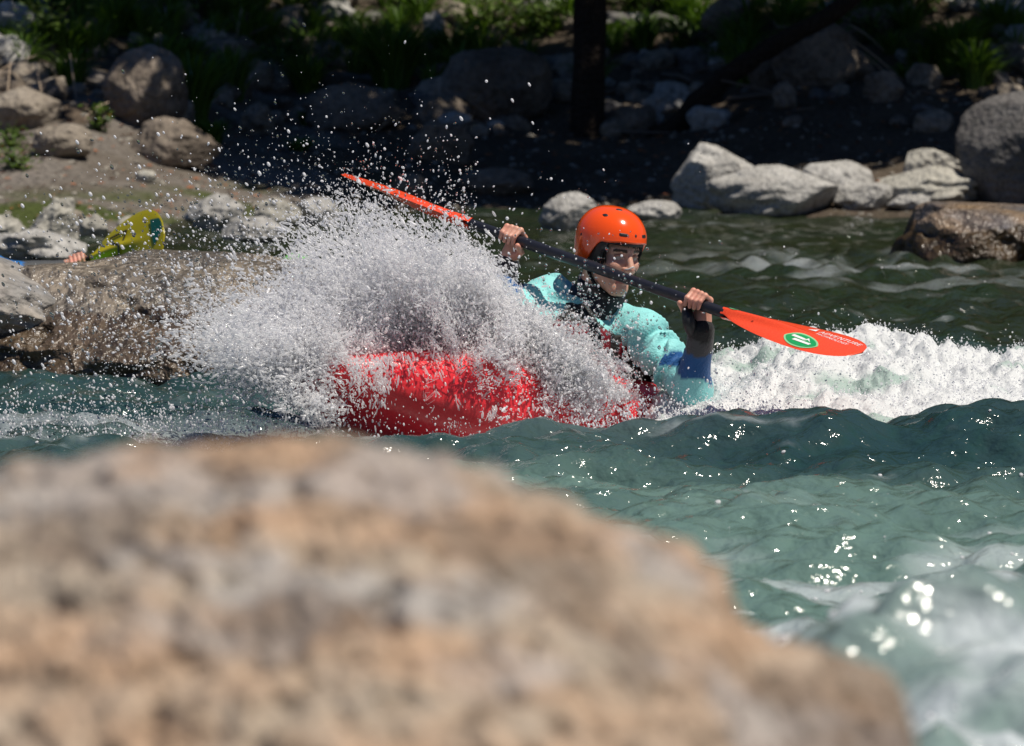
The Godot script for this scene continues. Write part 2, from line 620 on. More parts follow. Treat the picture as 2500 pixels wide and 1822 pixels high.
func build_stones() -> void:
	stone(1, [250, 455, 112, 312], BROWN, "big round brown boulder standing on end above the sandy beach", 0.12, 0.8)
	stone(2, [-60, 158, 212, 318], TAN, "sunlit flat topped slab with a dark undercut beside the sandy beach", 0.18, 0.7)
	stone(3, [68, 226, 300, 388], TAN, "smooth rounded tan boulder resting on the sand", 0.1, 0.85)
	stone(4, [318, 525, 288, 408], BROWN, "lumpy brown boulder on the sand below the big round one", 0.22, 0.75)
	stone(5, [-60, 92, 10, 105], GREY, "rough grey rock, upper one of the pile in the undergrowth", 0.24, 0.75)
	stone(6, [-50, 80, 88, 178], GREY, "rough grey rock, lower one of the pile in the undergrowth", 0.24, 0.75)
	stone(7, [330, 382, 415, 448], PALE, "small white stone lying alone on the sand", 0.15, 0.75)
	stone(8, [60, 195, 478, 618], PALE, "pointed pale rock standing at the water edge", 0.3, 0.62)
	stone(9, [-90, 70, 525, 600], PALE, "low pale flat rock beside the pointed one", 0.2, 0.7)
	stone(10, [-40, 210, 560, 640], GREY, "low grey ledge in the water below the pointed rock", 0.25, 0.8)
	stone(11, [192, 268, 524, 582], PALE, "round pale stone with green algae skirt at the water edge", 0.2, 0.8)
	stone(12, [160, 206, 512, 545], TAN, "thin upright pale stone behind the pointed rock", 0.2, 0.7, "stone", 0.5)
	stone(13, [288, 350, 526, 568], PALE, "small pale stone beside the yellow paddle blade", 0.2, 0.8)
	stone(14, [456, 592, 473, 565], GREY, "grey round stone at the edge of the algae strip", 0.2, 0.8)
	stone(15, [612, 738, 484, 552], PALE, "pale sunlit stone, first of a pair behind the spray", 0.2, 0.8)
	stone(16, [722, 832, 478, 550], GREY, "grey stone, second of a pair behind the spray", 0.2, 0.8)
	stone(17, [540, 705, 530, 590], GREY, "low flat grey stone in the shallows behind the spray", 0.2, 0.8)
	stone(18, [752, 995, 205, 322], BROWN, "long low slab with a sunlit top below the tall grass", 0.16, 0.7)
	stone(19, [1070, 1348, 102, 300], BROWN, "large domed boulder beside the upright tree trunk", 0.12, 0.8)
	stone(20, [955, 1045, 424, 495], BROWN, "wet round stone beyond the raised paddle blade", 0.12, 0.9)
	stone(21, [1120, 1306, 408, 476], BROWN, "oval stone lying in the shallows beyond the black paddle shaft", 0.1, 0.9)
	stone(22, [1315, 1462, 472, 560], GREY, "pale grey rounded rock leaning behind the orange helmet", 0.1, 0.8, "pitted_stone", 0.25)
	stone(23, [1530, 1664, 487, 540], GREY, "low smooth pale rock between helmet and dark notched rock", 0.1, 0.8, "pitted_stone")
	stone(24, [1642, 1838, 362, 512], GREY, "pale rock tilted over a dark hollow at the shore", 0.2, 0.7, "pitted_stone", 0.3)
	stone(25, [1720, 2055, 408, 528], GREY, "long smooth pale slab sloping into the river", 0.13, 0.75, "pitted_stone")
	stone(26, [1955, 2140, 390, 492], GREY, "smooth grey hump behind the long pale slab", 0.1, 0.8, "pitted_stone", -0.15)
	stone(27, [2022, 2195, 446, 515], GREY, "low grey rock wedged against the long pale slab", 0.18, 0.75, "pitted_stone")
	stone(28, [2130, 2400, 412, 500], PALE, "long pale ledge at the foot of the huge dark boulder", 0.2, 0.75, "pitted_stone")
	stone(29, [2186, 2356, 358, 440], PALE, "angular whitish rock behind the long pale ledge", 0.2, 0.65)
	stone(30, [2160, 2300, 472, 512], GREY, "flat grey rock awash in front of the pale ledge", 0.12, 0.8, "pitted_stone")
	stone(31, [2345, 2700, 198, 492], DARKG, "huge dark grey pitted boulder at the shore", 0.12, 0.78, "pitted_stone")
	stone(32, [2468, 2580, 442, 495], TAN, "small tan stone behind the wet brown boulder", 0.2, 0.8)
	stone(33, [1715, 1855, -20, 96], BROWN, "brown boulder with lit right face high on the bank", 0.18, 0.7)
	stone(34, [1895, 2118, 62, 208], BROWN, "big brown boulder under the leaning dark trunk", 0.2, 0.7)
	stone(35, [2108, 2208, 168, 250], BROWN, "brown rock beside the dry reeds below the big brown boulder", 0.2, 0.7)
	stone(36, [2365, 2580, -30, 62], GREY, "large pale grey rock at the top of the bank by tall grass", 0.2, 0.75)
	stone(37, [2408, 2472, 58, 100], TAN, "small tan rock under the large pale grey one", 0.2, 0.8)
	stone(38, [2432, 2540, 92, 146], TAN, "rounded tan rock beside tall bright grass", 0.15, 0.8)
	stone(39, [1826, 1904, 132, 215], BROWN, "squat brown rock under the leaning trunk", 0.2, 0.75)
	stone(40, [1888, 1952, 200, 266], BROWN, "narrow brown rock below the squat one", 0.2, 0.75)
	stone(41, [2210, 2300, 150, 215], TAN, "tan rock between reeds and tall bright grass", 0.2, 0.75)
	stone(42, [855, 925, 100, 142], GREY, "grey stone inside the long grass on the shaded bank", 0.2, 0.8)
	stone(43, [1030, 1090, 30, 120], GREY, "upright grey stone above the dark domed boulder", 0.3, 0.7)
	stone(44, [2060, 2160, 20, 80], TAN, "tan rock at the root of the leaning trunk", 0.2, 0.75)
	stone(45, [1990, 2080, 0, 60], GREY, "grey rock in the grass above the big brown boulder", 0.2, 0.75)
	stone(46, [1000, 1160, 300, 400], BROWN, "broken rock at the foot of the large domed boulder", 0.25, 0.7)
	stone(47, [580, 680, 250, 330], TAN, "tan rock in the dappled clearing by the long grass", 0.25, 0.7)
	stone(48, [1480, 1600, 250, 330], BROWN, "squat rock just behind the upright tree trunk", 0.2, 0.7)
	# wet boulder standing in the river
	var foot := EYE + ray(2420, 636) * (24.6 / -ray(2420, 636).z)
	var wet := put("boulder", rock_mesh(61, 40, Vector3(0.42, 0.27, 0.34), 0.16, [[Vector3(0.1, 0.98, 0.1).normalized(), 0.62]], Color(0.13, 0.125, 0.13), Color(0.36, 0.24, 0.13), 0.3, 0.16, foot.y + 0.03, Color(0.045, 0.03, 0.016)), mats.wet_stone)
	wet.position = foot + Vector3(0.03, 0.05, -0.25)
	tag(wet, "wet brown river boulder with orange stained flat top", "boulder")
	# the two rocks behind the splash
	var low := put("boulder", rock_mesh(71, 84, Vector3(0.98, 0.42, 0.64), 0.11, [[Vector3(0.05, 0.97, 0.2).normalized(), 0.88], [Vector3(-0.2, 0.75, 0.62).normalized(), 0.84]], Color(0.13, 0.115, 0.10), Color(0.33, 0.275, 0.21), 0.7, 0.245, 0.0, Color(0.075, 0.054, 0.036), 0.03), mats.wet_stone)
	low.position = at(395, 812, -2.35) - Vector3(0, 0.155, 0)
	low.rotation.z = 0.05
	tag(low, "long broad rock, dry tan above and wet brown below, behind the spray", "boulder")
	var up := put("boulder", rock_mesh(74, 50, Vector3(0.42, 0.17, 0.36), 0.16, [[Vector3(0.2, 0.95, 0.2).normalized(), 0.85]], Color(0.25, 0.25, 0.25), Color(0.40, 0.36, 0.31), 0.4), mats.stone)
	up.position = at(-115, 722, -2.25)
	up.rotation.z = -0.3
	tag(up, "bluish grey rock lying on the end of the long broad rock", "boulder")
	# the boulder at the photographer's feet
	var fr := put("boulder", front_rock(), mats.tan_stone)
	tag(fr, "huge blurred tan and grey boulder close by, rising from the water", "boulder")

func front_rock() -> ArrayMesh:
	# the top line is read from the photograph at 4.2 m; the body is rounded to both sides and goes down to the river bed
	var z0 := EYE.z - 4.2
	var top := [Vector2(-2000, 1500), Vector2(-1400, 1330), Vector2(-700, 1230), Vector2(0, 1150), Vector2(220, 1112), Vector2(550, 1096), Vector2(820, 1076), Vector2(990, 1070), Vector2(1103, 1100), Vector2(1213, 1168), Vector2(1380, 1228), Vector2(1544, 1282), Vector2(1690, 1350), Vector2(1760, 1420), Vector2(1795, 1505), Vector2(1850, 1562), Vector2(2020, 1575), Vector2(2140, 1622), Vector2(2205, 1700), Vector2(2240, 1850), Vector2(2262, 2100), Vector2(2280, 2700), Vector2(2290, 4600)]
	var line_ := []
	for q: Vector2 in top: line_.append(at(q.x, q.y, z0))
	var nz := 122
	var v := PackedVector3Array()
	var col := PackedColorArray()
	var idx := PackedInt32Array()
	var fine := PackedVector3Array()
	for k in line_.size() - 1:
		var n: int = clampi(int(line_[k].distance_to(line_[k + 1]) / 0.006), 2, 30)
		for j in n: fine.append(line_[k].lerp(line_[k + 1], float(j) / n))
	var soft := PackedFloat32Array()
	var even := PackedFloat32Array()
	for k in fine.size():
		var sum := 0.0
		for j in range(-5, 6): sum += fine[clampi(k + j, 0, fine.size() - 1)].y
		var near_ := sum / 11.0
		sum = 0.0
		even.append(near_)
		for j in range(-24, 25): sum += fine[clampi(k + j, 0, fine.size() - 1)].y
		soft.append(minf(sum / 49.0, fine[k].y + 0.012))
	for k in fine.size():
		for j in nz + 1:
			# rows run over the back, then down the sloping front, then to the river bed
			var w := 0.0
			var p := Vector3.ZERO
			if j <= 22:
				w = -cos(j / 22.0 * PI * 0.5)
				p = Vector3(fine[k].x, lerpf(-0.35, even[k], pow(maxf(1.0 - pow(absf(w), 2.3), 0.0), 0.55)), z0 + w * 0.36)
			elif j <= 116:
				var u := (j - 22) / 94.0 * 0.6
				w = u / 0.6
				p = Vector3(fine[k].x * (1.0 - 0.15 * w), maxf(lerpf(even[k], soft[k], ss(0.0, 0.15, u)) - 0.15 * u - 0.75 * u * u, -0.35), z0 + u)
			else:
				w = 1.0
				var e := (j - 116) / float(nz - 116)
				p = Vector3(fine[k].x * 0.85, maxf(soft[k] - 0.36 - 1.3 * e, -0.35), z0 + 0.6 + 0.12 * e)
			var o := Vector3((fine[k].x + 0.05) * 0.5, 0.5, w).normalized()
			p += o * (0.008 * na.get_noise_3dv(p * 260.0) + 0.012 * nb.get_noise_3dv(p * 620.0) + 0.007 * nb.get_noise_3dv(p * 1500.0) - 0.014 * ss(0.42, 0.65, na.get_noise_3dv(p * 900.0 + Vector3(40, 0, 0))))
			v.append(p)
			var pa := p * Vector3(0.75, 1.9, 1.0)
			var t := clampf(0.5 + 1.4 * nb.get_noise_3dv(pa * 330.0), 0.0, 1.0)
			var c := Color(0.49, 0.335, 0.225).lerp(Color(0.44, 0.37, 0.295), t)
			c = c.lerp(Color(0.41, 0.41, 0.415), ss(0.08, 0.34, nb.get_noise_3dv(pa * 230.0 + Vector3(9, 50, 3))) * 0.6)
			c = c.lerp(Color(0.20, 0.145, 0.10), ss(0.42, 0.55, na.get_noise_3dv(pa * 1000.0 + Vector3(20, 5, 3))) * 0.7)
			# patches of dark brown crust
			if nb.get_noise_3dv(pa * 250.0 + Vector3(3, 9, 1)) > 0.2: c = c.lerp(Color(0.14, 0.10, 0.075), 0.5)
			col.append(c)
	for k in fine.size() - 1:
		for j in nz:
			var a := k * (nz + 1) + j
			idx.append_array(PackedInt32Array([a, a + 1, a + nz + 2, a, a + nz + 2, a + nz + 1]))
	return mesh_of(v, idx, col)

const MARKS := [[350, 215, "big round boulder"], [80, 260, "sunlit flat slab"], [420, 350, "lumpy brown boulder"], [30, 90, "grey rock pile"], [870, 260, "long shaded slab"], [1210, 200, "large domed boulder"], [1430, 200, "upright tree trunk"], [1780, 40, "brown boulder with lit face"], [2000, 130, "big brown boulder under the leaning trunk"], [2150, 120, "dry reeds"], [2330, 150, "tall bright grass"], [2450, 20, "large pale grey rock"], [2450, 350, "huge dark pitted boulder"], [1740, 430, "tilted pale rock"], [560, 200, "yellow green grass"], [960, 150, "tall grass clump"], [650, 290, "dappled clearing"], [1600, 40, "leafy shrub by the trunk"]]

func near(px: float, py: float) -> String:
	var best := ""
	var d := 1e9
	for m in MARKS:
		var q := Vector2(m[0] - px, m[1] - py).length()
		if q < d:
			d = q
			best = m[2]
	return best

func build_small_stones() -> void:
	var kinds := []
	for k in 6:
		var tone: Array = [GREY, BROWN, TAN, DARKG, BROWN, TAN][k]
		kinds.append(rock_mesh(200 + k, 7, Vector3(1, 0.72, 0.85), 0.25, random_cuts(300 + k, 4, 0.7), tone[0], tone[1]))
	var r := RandomNumberGenerator.new()
	r.seed = 41
	for k in 290:
		var px := r.randf_range(-80, 2580)
		var py := r.randf_range(0, 330) if px > 620.0 else r.randf_range(0, 300)
		if px > 1250 and k % 3 == 0: py = r.randf_range(20, 250)
		var p := hit(px, py)
		var s := 0.035 + 0.14 * pow(r.randf(), 2.2)
		var kind := r.randi() % 6
		var o := put("bank_stone", kinds[kind], mats.stone)
		o.position = p + Vector3(0, s * 0.25, 0)
		o.scale = Vector3(s, s * r.randf_range(0.7, 1.1), s)
		o.rotation = Vector3(r.randf_range(-0.4, 0.4), r.randf() * TAU, r.randf_range(-0.4, 0.4))
		tag(o, "small rough %s stone near the %s" % [["grey", "brown", "tan", "dark grey", "brown", "tan"][kind], near(px, py)], "stone", "small stones on the bank")
	# gravel and dead leaves on the sand
	var peb := MultiMesh.new()
	peb.transform_format = MultiMesh.TRANSFORM_3D
	peb.mesh = rock_mesh(208, 3, Vector3(1, 0.6, 0.8), 0.2, [], TAN[0], PALE[0])
	peb.instance_count = 2600
	for k in 2600:
		var x := r.randf_range(-4.2, 4.2)
		var z := shore_z(x) - 4.5 * pow(r.randf(), 1.3) + 0.3
		var s := 0.006 + 0.02 * pow(r.randf(), 3.0)
		peb.set_instance_transform(k, Transform3D(Basis.from_euler(Vector3(r.randf(), r.randf() * TAU, 0)).scaled(Vector3.ONE * s), Vector3(x, bank_y(x, z), z)))
	var po := MultiMeshInstance3D.new()
	po.multimesh = peb
	po.material_override = mats.stone
	po.name = "gravel"
	add_child(po)
	tag(po, "fine gravel strewn over the bank and the sand", "gravel", "", "stuff")
	var lf := Shape.new()
	for q in [Vector3(-1, 0, 0), Vector3(0, 0.15, -0.45), Vector3(1, 0.1, 0), Vector3(0, 0.2, 0.45)]: lf.v.append(q)
	lf.quad(0, 3, 2, 1)
	var dm := MultiMesh.new()
	dm.transform_format = MultiMesh.TRANSFORM_3D
	dm.mesh = mesh_of(lf.v, lf.i)
	dm.instance_count = 1500
	for k in 1500:
		var x := r.randf_range(-4.0, 4.0)
		var z := shore_z(x) - 0.2 - 4.0 * r.randf()
		var s := r.randf_range(0.012, 0.03)
		dm.set_instance_transform(k, Transform3D(Basis.from_euler(Vector3(r.randf_range(-0.5, 0.5), r.randf() * TAU, 0)).scaled(Vector3.ONE * s), Vector3(x, bank_y(x, z) + 0.012, z)))
	var lo := MultiMeshInstance3D.new()
	lo.multimesh = dm
	lo.material_override = mats.dead_leaf
	lo.name = "leaf_litter"
	add_child(lo)
	tag(lo, "scattered reddish brown dead leaves on the bank", "leaves", "", "stuff")

# ---------------------------------------------------------------- plants
func tuft_mesh(seed_: int, n: int, h: float, spread: float, wide: float, droop: float, ca: Color, cb: Color) -> ArrayMesh:
	var r := RandomNumberGenerator.new()
	r.seed = seed_
	var s := Shape.new()
	for k in n:
		var a := r.randf() * TAU
		var out := Vector3(cos(a), 0, sin(a))
		var root := out * spread * 0.25 * sqrt(r.randf())
		var len_ := h * r.randf_range(0.55, 1.1)
		var lean := spread * r.randf_range(0.2, 1.0)
		var side := Vector3(-out.z, 0, out.x).rotated(Vector3.UP, r.randf_range(-0.9, 0.9))
		var c := ca.lerp(cb, r.randf())
		var first := s.v.size()
		for j in 6:
			var t := j / 5.0
			var p := root + Vector3(0, len_ * (t - droop * t * t * t), 0) + out * lean * t * t
			var w := wide * (1.0 - t * t) * (0.5 + 0.5 * minf(1.0, t * 5.0)) + 0.0006
			s.v.append(p - side * w)
			s.v.append(p + side * w)
			s.c.append(c)
			s.c.append(c)
		for j in 5:
			var q := first + j * 2
			s.quad(q, q + 1, q + 3, q + 2)
	return mesh_of(s.v, s.i, s.c)

func leaf_into(s: Shape, p: Vector3, dir: Vector3, up: Vector3, l: float, w: float, c: Color) -> void:
	var side := dir.cross(up).normalized()
	var f := s.v.size()
	s.v.append(p)
	s.v.append(p + dir * l * 0.45 + side * w - up * l * 0.05)
	s.v.append(p + dir * l)
	s.v.append(p + dir * l * 0.45 - side * w - up * l * 0.05)
	s.v.append(p + dir * l * 0.5 + up * l * 0.06)
	for k in 5: s.c.append(c)
	s.i.append_array(PackedInt32Array([f, f + 1, f + 4, f + 1, f + 2, f + 4, f + 2, f + 3, f + 4, f + 3, f, f + 4]))

func shrub(seed_: int, where: Vector3, h: float, wide: float, n: int, leaf: float, ca: Color, cb: Color, label: String) -> void:
	var r := RandomNumberGenerator.new()
	r.seed = seed_
	var s := Shape.new()
	var st := Shape.new()
	for k in 9:
		var a := r.randf() * TAU
		var tip := Vector3(cos(a) * wide * r.randf_range(0.2, 0.9), h * r.randf_range(0.5, 1.0), sin(a) * wide * r.randf_range(0.2, 0.9))
		var pts := curve([Vector3.ZERO, tip * Vector3(0.3, 0.6, 0.3), tip], 4)
		var rad := PackedFloat32Array()
		for q in pts.size(): rad.append(lerpf(0.008, 0.002, float(q) / pts.size()))
		tube_into(st, pts, rad, 5)
		for m in n / 9:
			var t := pow(r.randf(), 0.6)
			var p := Vector3.ZERO.lerp(tip * Vector3(0.3, 0.6, 0.3), minf(t * 2.0, 1.0)) if t < 0.5 else (tip * Vector3(0.3, 0.6, 0.3)).lerp(tip, t * 2.0 - 1.0)
			p += Vector3(r.randfn(), r.randfn(), r.randfn()) * wide * 0.16
			var dir := Vector3(r.randf_range(-1, 1), r.randf_range(-0.5, 0.5), r.randf_range(-1, 1)).normalized()
			leaf_into(s, p, dir, Vector3(r.randf_range(-0.5, 0.5), 1, r.randf_range(-0.2, 0.8)).normalized(), leaf * r.randf_range(0.6, 1.2), leaf * 0.28, ca.lerp(cb, r.randf()))
	var o := thing("shrub", where, label, "shrub", "leafy plants on the bank")
	var fo := put("foliage", mesh_of(s.v, s.i, s.c), mats.leaf, o)
	fo.set_meta("kind", "stuff")
	put("stem", mesh_of(st.v, st.i), mats.bark, o)

func tuft(seed_: int, px: float, py: float, hpx: float, n: int, label: String, spread := 0.8, wide := 0.006) -> void:
	var p := hit(px, py)
	var h := hpx * (EYE.z - p.z) / FOCAL
	var o := thing("grass_tuft", p - Vector3(0, 0.02, 0), label, "grass tuft", "grass tufts on the bank")
	var b := put("blades", tuft_mesh(seed_, n, h * 1.1, h * spread, wide, 0.35, Color(0.044, 0.105, 0.015), Color(0.15, 0.26, 0.034)), mats.blade, o)
	b.set_meta("kind", "stuff")

func build_plants() -> void:
	tuft(1, 175, 215, 140, 150, "wide tuft of grass above the sunlit flat slab")
	tuft(2, 470, 305, 250, 260, "tall dark grass tuft leaning against the big round boulder", 0.55, 0.009)
	tuft(3, 560, 240, 190, 160, "yellow green grass beside the dappled clearing", 0.7, 0.008)
	tuft(4, 960, 215, 230, 260, "tall bright grass clump in front of upright grey stone", 0.7, 0.009)
	tuft(5, 900, 160, 170, 140, "dark grass behind the grey stone on the shaded bank", 0.7, 0.008)
	tuft(6, 752, 305, 62, 90, "small bright grass tuft at the end of the long slab", 0.9, 0.005)
	tuft(7, 2330, 175, 190, 280, "tall bright sunlit grass below the large pale grey rock", 0.75, 0.009)
	tuft(8, 2380, 215, 170, 180, "dark shaded grass under the tall bright grass", 0.5, 0.009)
	tuft(9, 330, 90, 120, 120, "dark grass at the top of the bank above the round boulder")
	tuft(10, 650, 110, 120, 120, "dark grass at the top of the bank in deep shade")
	tuft(11, 1660, 60, 110, 120, "bright grass beside the brown boulder high on the bank", 0.8)
	tuft(12, 2180, 130, 90, 120, "short bright green grass between the dry reeds", 1.1)
	tuft(13, 2210, 190, 60, 80, "low bright grass on the tan rock by the reeds", 1.1)
	tuft(14, 730, 370, 60, 90, "short moss green grass at the shaded shore", 1.2)
	tuft(15, 520, 350, 90, 110, "short grass beside the lumpy brown boulder", 0.9)
	tuft(16, 1090, 140, 120, 110, "sunlit grass on the shoulder of the domed boulder", 0.8, 0.007)
	shrub(31, hit(45, 412), 0.10, 0.22, 240, 0.035, Color(0.04, 0.09, 0.015), Color(0.13, 0.20, 0.03), "low bright green creeping plant on the sand")
	shrub(32, hit(240, 325), 0.16, 0.12, 160, 0.04, Color(0.04, 0.09, 0.015), Color(0.13, 0.20, 0.03), "small leafy plant beside the smooth tan boulder")
	shrub(33, hit(20, 360), 0.12, 0.16, 160, 0.035, Color(0.04, 0.09, 0.015), Color(0.13, 0.20, 0.03), "small bright plant at the edge of the flat slab")
	shrub(34, hit(1230, 105), 0.40, 0.42, 700, 0.05, Color(0.04, 0.09, 0.015), Color(0.13, 0.20, 0.03), "leafy shrub above the large domed boulder")
	shrub(35, hit(1610, 60), 0.42, 0.34, 520, 0.05, Color(0.04, 0.09, 0.015), Color(0.13, 0.20, 0.03), "leafy shrub beside the upright tree trunk")
	shrub(36, hit(120, 140), 0.34, 0.34, 420, 0.05, Color(0.04, 0.09, 0.015), Color(0.13, 0.20, 0.03), "dark leafy shrub beside the grey rock pile")
	shrub(37, hit(760, 60), 0.40, 0.42, 520, 0.05, Color(0.04, 0.09, 0.015), Color(0.13, 0.20, 0.03), "dark leafy shrub at the top of the shaded bank")
	shrub(38, hit(2130, 105), 0.22, 0.24, 360, 0.04, Color(0.04, 0.09, 0.015), Color(0.13, 0.20, 0.03), "bright leafy plant among the dry reeds")
	shrub(39, hit(480, 60), 0.45, 0.45, 520, 0.05, Color(0.04, 0.09, 0.015), Color(0.13, 0.20, 0.03), "dark shrub behind the big round boulder")
	shrub(40, hit(2260, 30), 0.3, 0.4, 420, 0.05, Color(0.04, 0.09, 0.015), Color(0.13, 0.20, 0.03), "green shrub behind the tall bright grass")
	shrub(41, hit(1010, 20), 0.35, 0.4, 460, 0.05, Color(0.04, 0.09, 0.015), Color(0.13, 0.20, 0.03), "shrub at the top of the bank above the upright stone")
	shrub(42, hit(1540, 40), 0.28, 0.34, 420, 0.045, Color(0.04, 0.09, 0.015), Color(0.13, 0.20, 0.03), "leafy plant at the top of the bank behind the trunk")
	shrub(43, hit(1690, 130), 0.22, 0.28, 320, 0.04, Color(0.04, 0.09, 0.015), Color(0.13, 0.20, 0.03), "low leafy plant below the brown boulder with lit face")
	shrub(44, hit(1330, 90), 0.26, 0.3, 320, 0.045, Color(0.04, 0.09, 0.015), Color(0.13, 0.20, 0.03), "leafy plant between the domed boulder and the trunk")
	shrub(45, hit(680, 190), 0.26, 0.32, 320, 0.045, Color(0.04, 0.09, 0.015), Color(0.13, 0.20, 0.03), "leafy plant above the dappled clearing")
	shrub(46, hit(2050, 40), 0.2, 0.3, 300, 0.04, Color(0.04, 0.09, 0.015), Color(0.13, 0.20, 0.03), "leafy plant above the big brown boulder")
	# undergrowth between the rocks
	var r := RandomNumberGenerator.new()
	r.seed = 515
	var kinds := []
	for k in 5:
		kinds.append(tuft_mesh(600 + k, 70, 0.30, 0.24, 0.006, 0.35, Color(0.044, 0.105, 0.015), Color(0.15, 0.26, 0.034)))
	for k in 210:
		var px := r.randf_range(-60, 2560)
		var py := r.randf_range(-10, 230) * (1.0 if px > 600 else 0.85)
		if px > 1480.0 and px < 1640.0 and py > 150.0: continue
		var p := hit(px, py)
		var o := thing("grass_tuft", p - Vector3(0, 0.02, 0), "small grass tuft among stones near the %s" % near(px, py), "grass tuft", "small grass tufts on the bank")
		o.rotation.y = r.randf() * TAU
		o.scale = Vector3.ONE * r.randf_range(0.5, 1.35)
		var b := put("blades", kinds[k % 5], mats.blade, o)
		b.set_meta("kind", "stuff")
	# dry reeds and sticks
	var sticks := [
		[2025, 60, 2205, 195], [2050, 95, 2170, 185], [2010, 30, 2125, 75], [2075, 60, 2160, 125], [1850, 10, 1935, 45], [1870, 30, 1925, 60], [2160, 40, 2235, 10],
		[1075, 205, 1035, 250], [1160, 180, 1050, 245], [1165, 190, 1070, 250], [985, 270, 920, 320], [90, 135, -30, 190], [25, 150, 15, 290], [170, 130, 185, 240], [85, 150, 105, 250], [180, 0, 195, 30],
		[1310, 45, 1375, 25], [1318, 60, 1370, 35], [1160, 60, 1175, 105], [215, 55, 200, 120], [265, 250, 205, 290], [2130, 190, 2180, 215], [590, 20, 575, 110], [700, 40, 715, 130]]
	for q in sticks:
		var foot := hit(q[2], q[3] if q[3] > q[1] else q[1])
		var a := at(q[0], q[1], foot.z - 0.05)
		var b := at(q[2], q[3], foot.z + 0.1)
		var mid := (a + b) * 0.5 + Vector3(0, 0.015, 0.02)
		var o := put("dry_reed", tube(curve([a, mid, b], 4), PackedFloat32Array([0.003, 0.004, 0.0045, 0.005, 0.005, 0.005, 0.0045, 0.004, 0.003]), 6), mats.dry_reed)
		tag(o, "pale dry stalk lying across the bank near the %s" % near((q[0] + q[2]) * 0.5, (q[1] + q[3]) * 0.5), "reed", "dry stalks on the bank")

func build_driftwood() -> void:
	var r := RandomNumberGenerator.new()
	r.seed = 77
	for q in [[1480, 235, 1660, 205], [1620, 190, 1760, 240], [1780, 250, 1990, 285], [610, 300, 760, 345], [560, 150, 700, 120], [205, 268, 330, 250], [1950, 30, 2090, 70], [1230, 60, 1330, 40], [800, 110, 930, 60], [2230, 235, 2330, 255], [1500, 330, 1640, 345], [1090, 330, 1250, 310]]:
		var a := hit(q[0], q[1]) + Vector3(0, 0.02, 0)
		var b := hit(q[2], q[3]) + Vector3(0, 0.05, 0)
		var side := Vector3(r.randfn(), absf(r.randfn()) * 0.6, r.randfn()) * 0.05
		var w := r.randf_range(0.008, 0.018)
		var rad := PackedFloat32Array()
		for k in 13: rad.append(w * lerpf(1.0, 0.35, k / 12.0) * r.randf_range(0.85, 1.15))
		var o := thing("driftwood", a, "bare crooked branch lying on the bank near the %s" % near((q[0] + q[2]) * 0.5, (q[1] + q[3]) * 0.5), "branch", "branches lying on the bank")
		put("branch", tube(curve([Vector3.ZERO, (b - a) * 0.35 + side, (b - a) * 0.7 - side * 0.6, b - a], 4), rad, 7), mats.driftwood, o)
		var m := (b - a) * 0.55
		put("twig", tube(curve([m, m + Vector3(r.randfn() * 0.05, 0.06, 0.03), m + Vector3(r.randfn() * 0.12, 0.14, 0.05)], 3), tapered(7, w * 0.4), 6), mats.driftwood, o)

var cluster: ArrayMesh
func leaf_cluster() -> ArrayMesh:
	var r := RandomNumberGenerator.new()
	r.seed = 3
	var s := Shape.new()
	for k in 22:
		var dir := Vector3(r.randf_range(-1, 1), r.randf_range(-0.7, 0.6), r.randf_range(-1, 1)).normalized()
		leaf_into(s, Vector3(r.randfn(), r.randfn(), r.randfn()) * 0.11, dir, Vector3(r.randf_range(-0.6, 0.6), 1, r.randf_range(-0.6, 0.6)).normalized(), r.randf_range(0.09, 0.15), 0.035, Color(0.028, 0.06, 0.012).lerp(Color(0.075, 0.12, 0.02), r.randf()))
	return mesh_of(s.v, s.i, s.c)

func tree(seed_: int, path: Array, r0: float, blobs: Array, per: int, label: String) -> void:
	# blobs: [centre, radius] in world space
	var r := RandomNumberGenerator.new()
	r.seed = seed_
	var foot: Vector3 = path[0]
	var o := thing("tree", foot, label, "tree", "trees on the far bank")
	var pts := curve(path.map(func(p): return p - foot), 6)
	var rad := PackedFloat32Array()
	for k in pts.size(): rad.append(r0 * lerpf(1.0, 0.35, float(k) / pts.size()) * (1.25 if k == 0 else 1.0) + 0.006 * r.randfn())
	var s := Shape.new()
	tube_into(s, pts, rad, 12)
	put("trunk", mesh_of(s.v, s.i), mats.bark, o)
	var mm := MultiMesh.new()
	mm.transform_format = MultiMesh.TRANSFORM_3D
	mm.mesh = cluster
	mm.instance_count = per * blobs.size()
	var k := 0
	for b in blobs:
		var c: Vector3 = b[0] - foot
		var from := pts[int(pts.size() * 0.55)]
		var limb := Shape.new()
		tube_into(limb, curve([from, from.lerp(c, 0.5) + Vector3(0, 0.2, 0), c], 4), PackedFloat32Array([r0 * 0.4, r0 * 0.36, r0 * 0.3, r0 * 0.27, r0 * 0.24, r0 * 0.2, r0 * 0.16, r0 * 0.12, r0 * 0.08]), 7)
		put("limb", mesh_of(limb.v, limb.i), mats.bark, o)
		for m in per:
			var d := Vector3(r.randfn(), r.randfn() * 0.8, r.randfn()).normalized() * pow(r.randf(), 0.5) * float(b[1])
			mm.set_instance_transform(k, Transform3D(Basis.from_euler(Vector3(r.randf_range(-0.6, 0.6), r.randf() * TAU, r.randf_range(-0.6, 0.6))).scaled(Vector3.ONE * r.randf_range(0.7, 1.4)), c + d))
			k += 1
	var cr := MultiMeshInstance3D.new()
	cr.multimesh = mm
	cr.material_override = mats.leaf
	cr.name = "crown"
	o.add_child(cr)
	cr.set_meta("kind", "stuff")

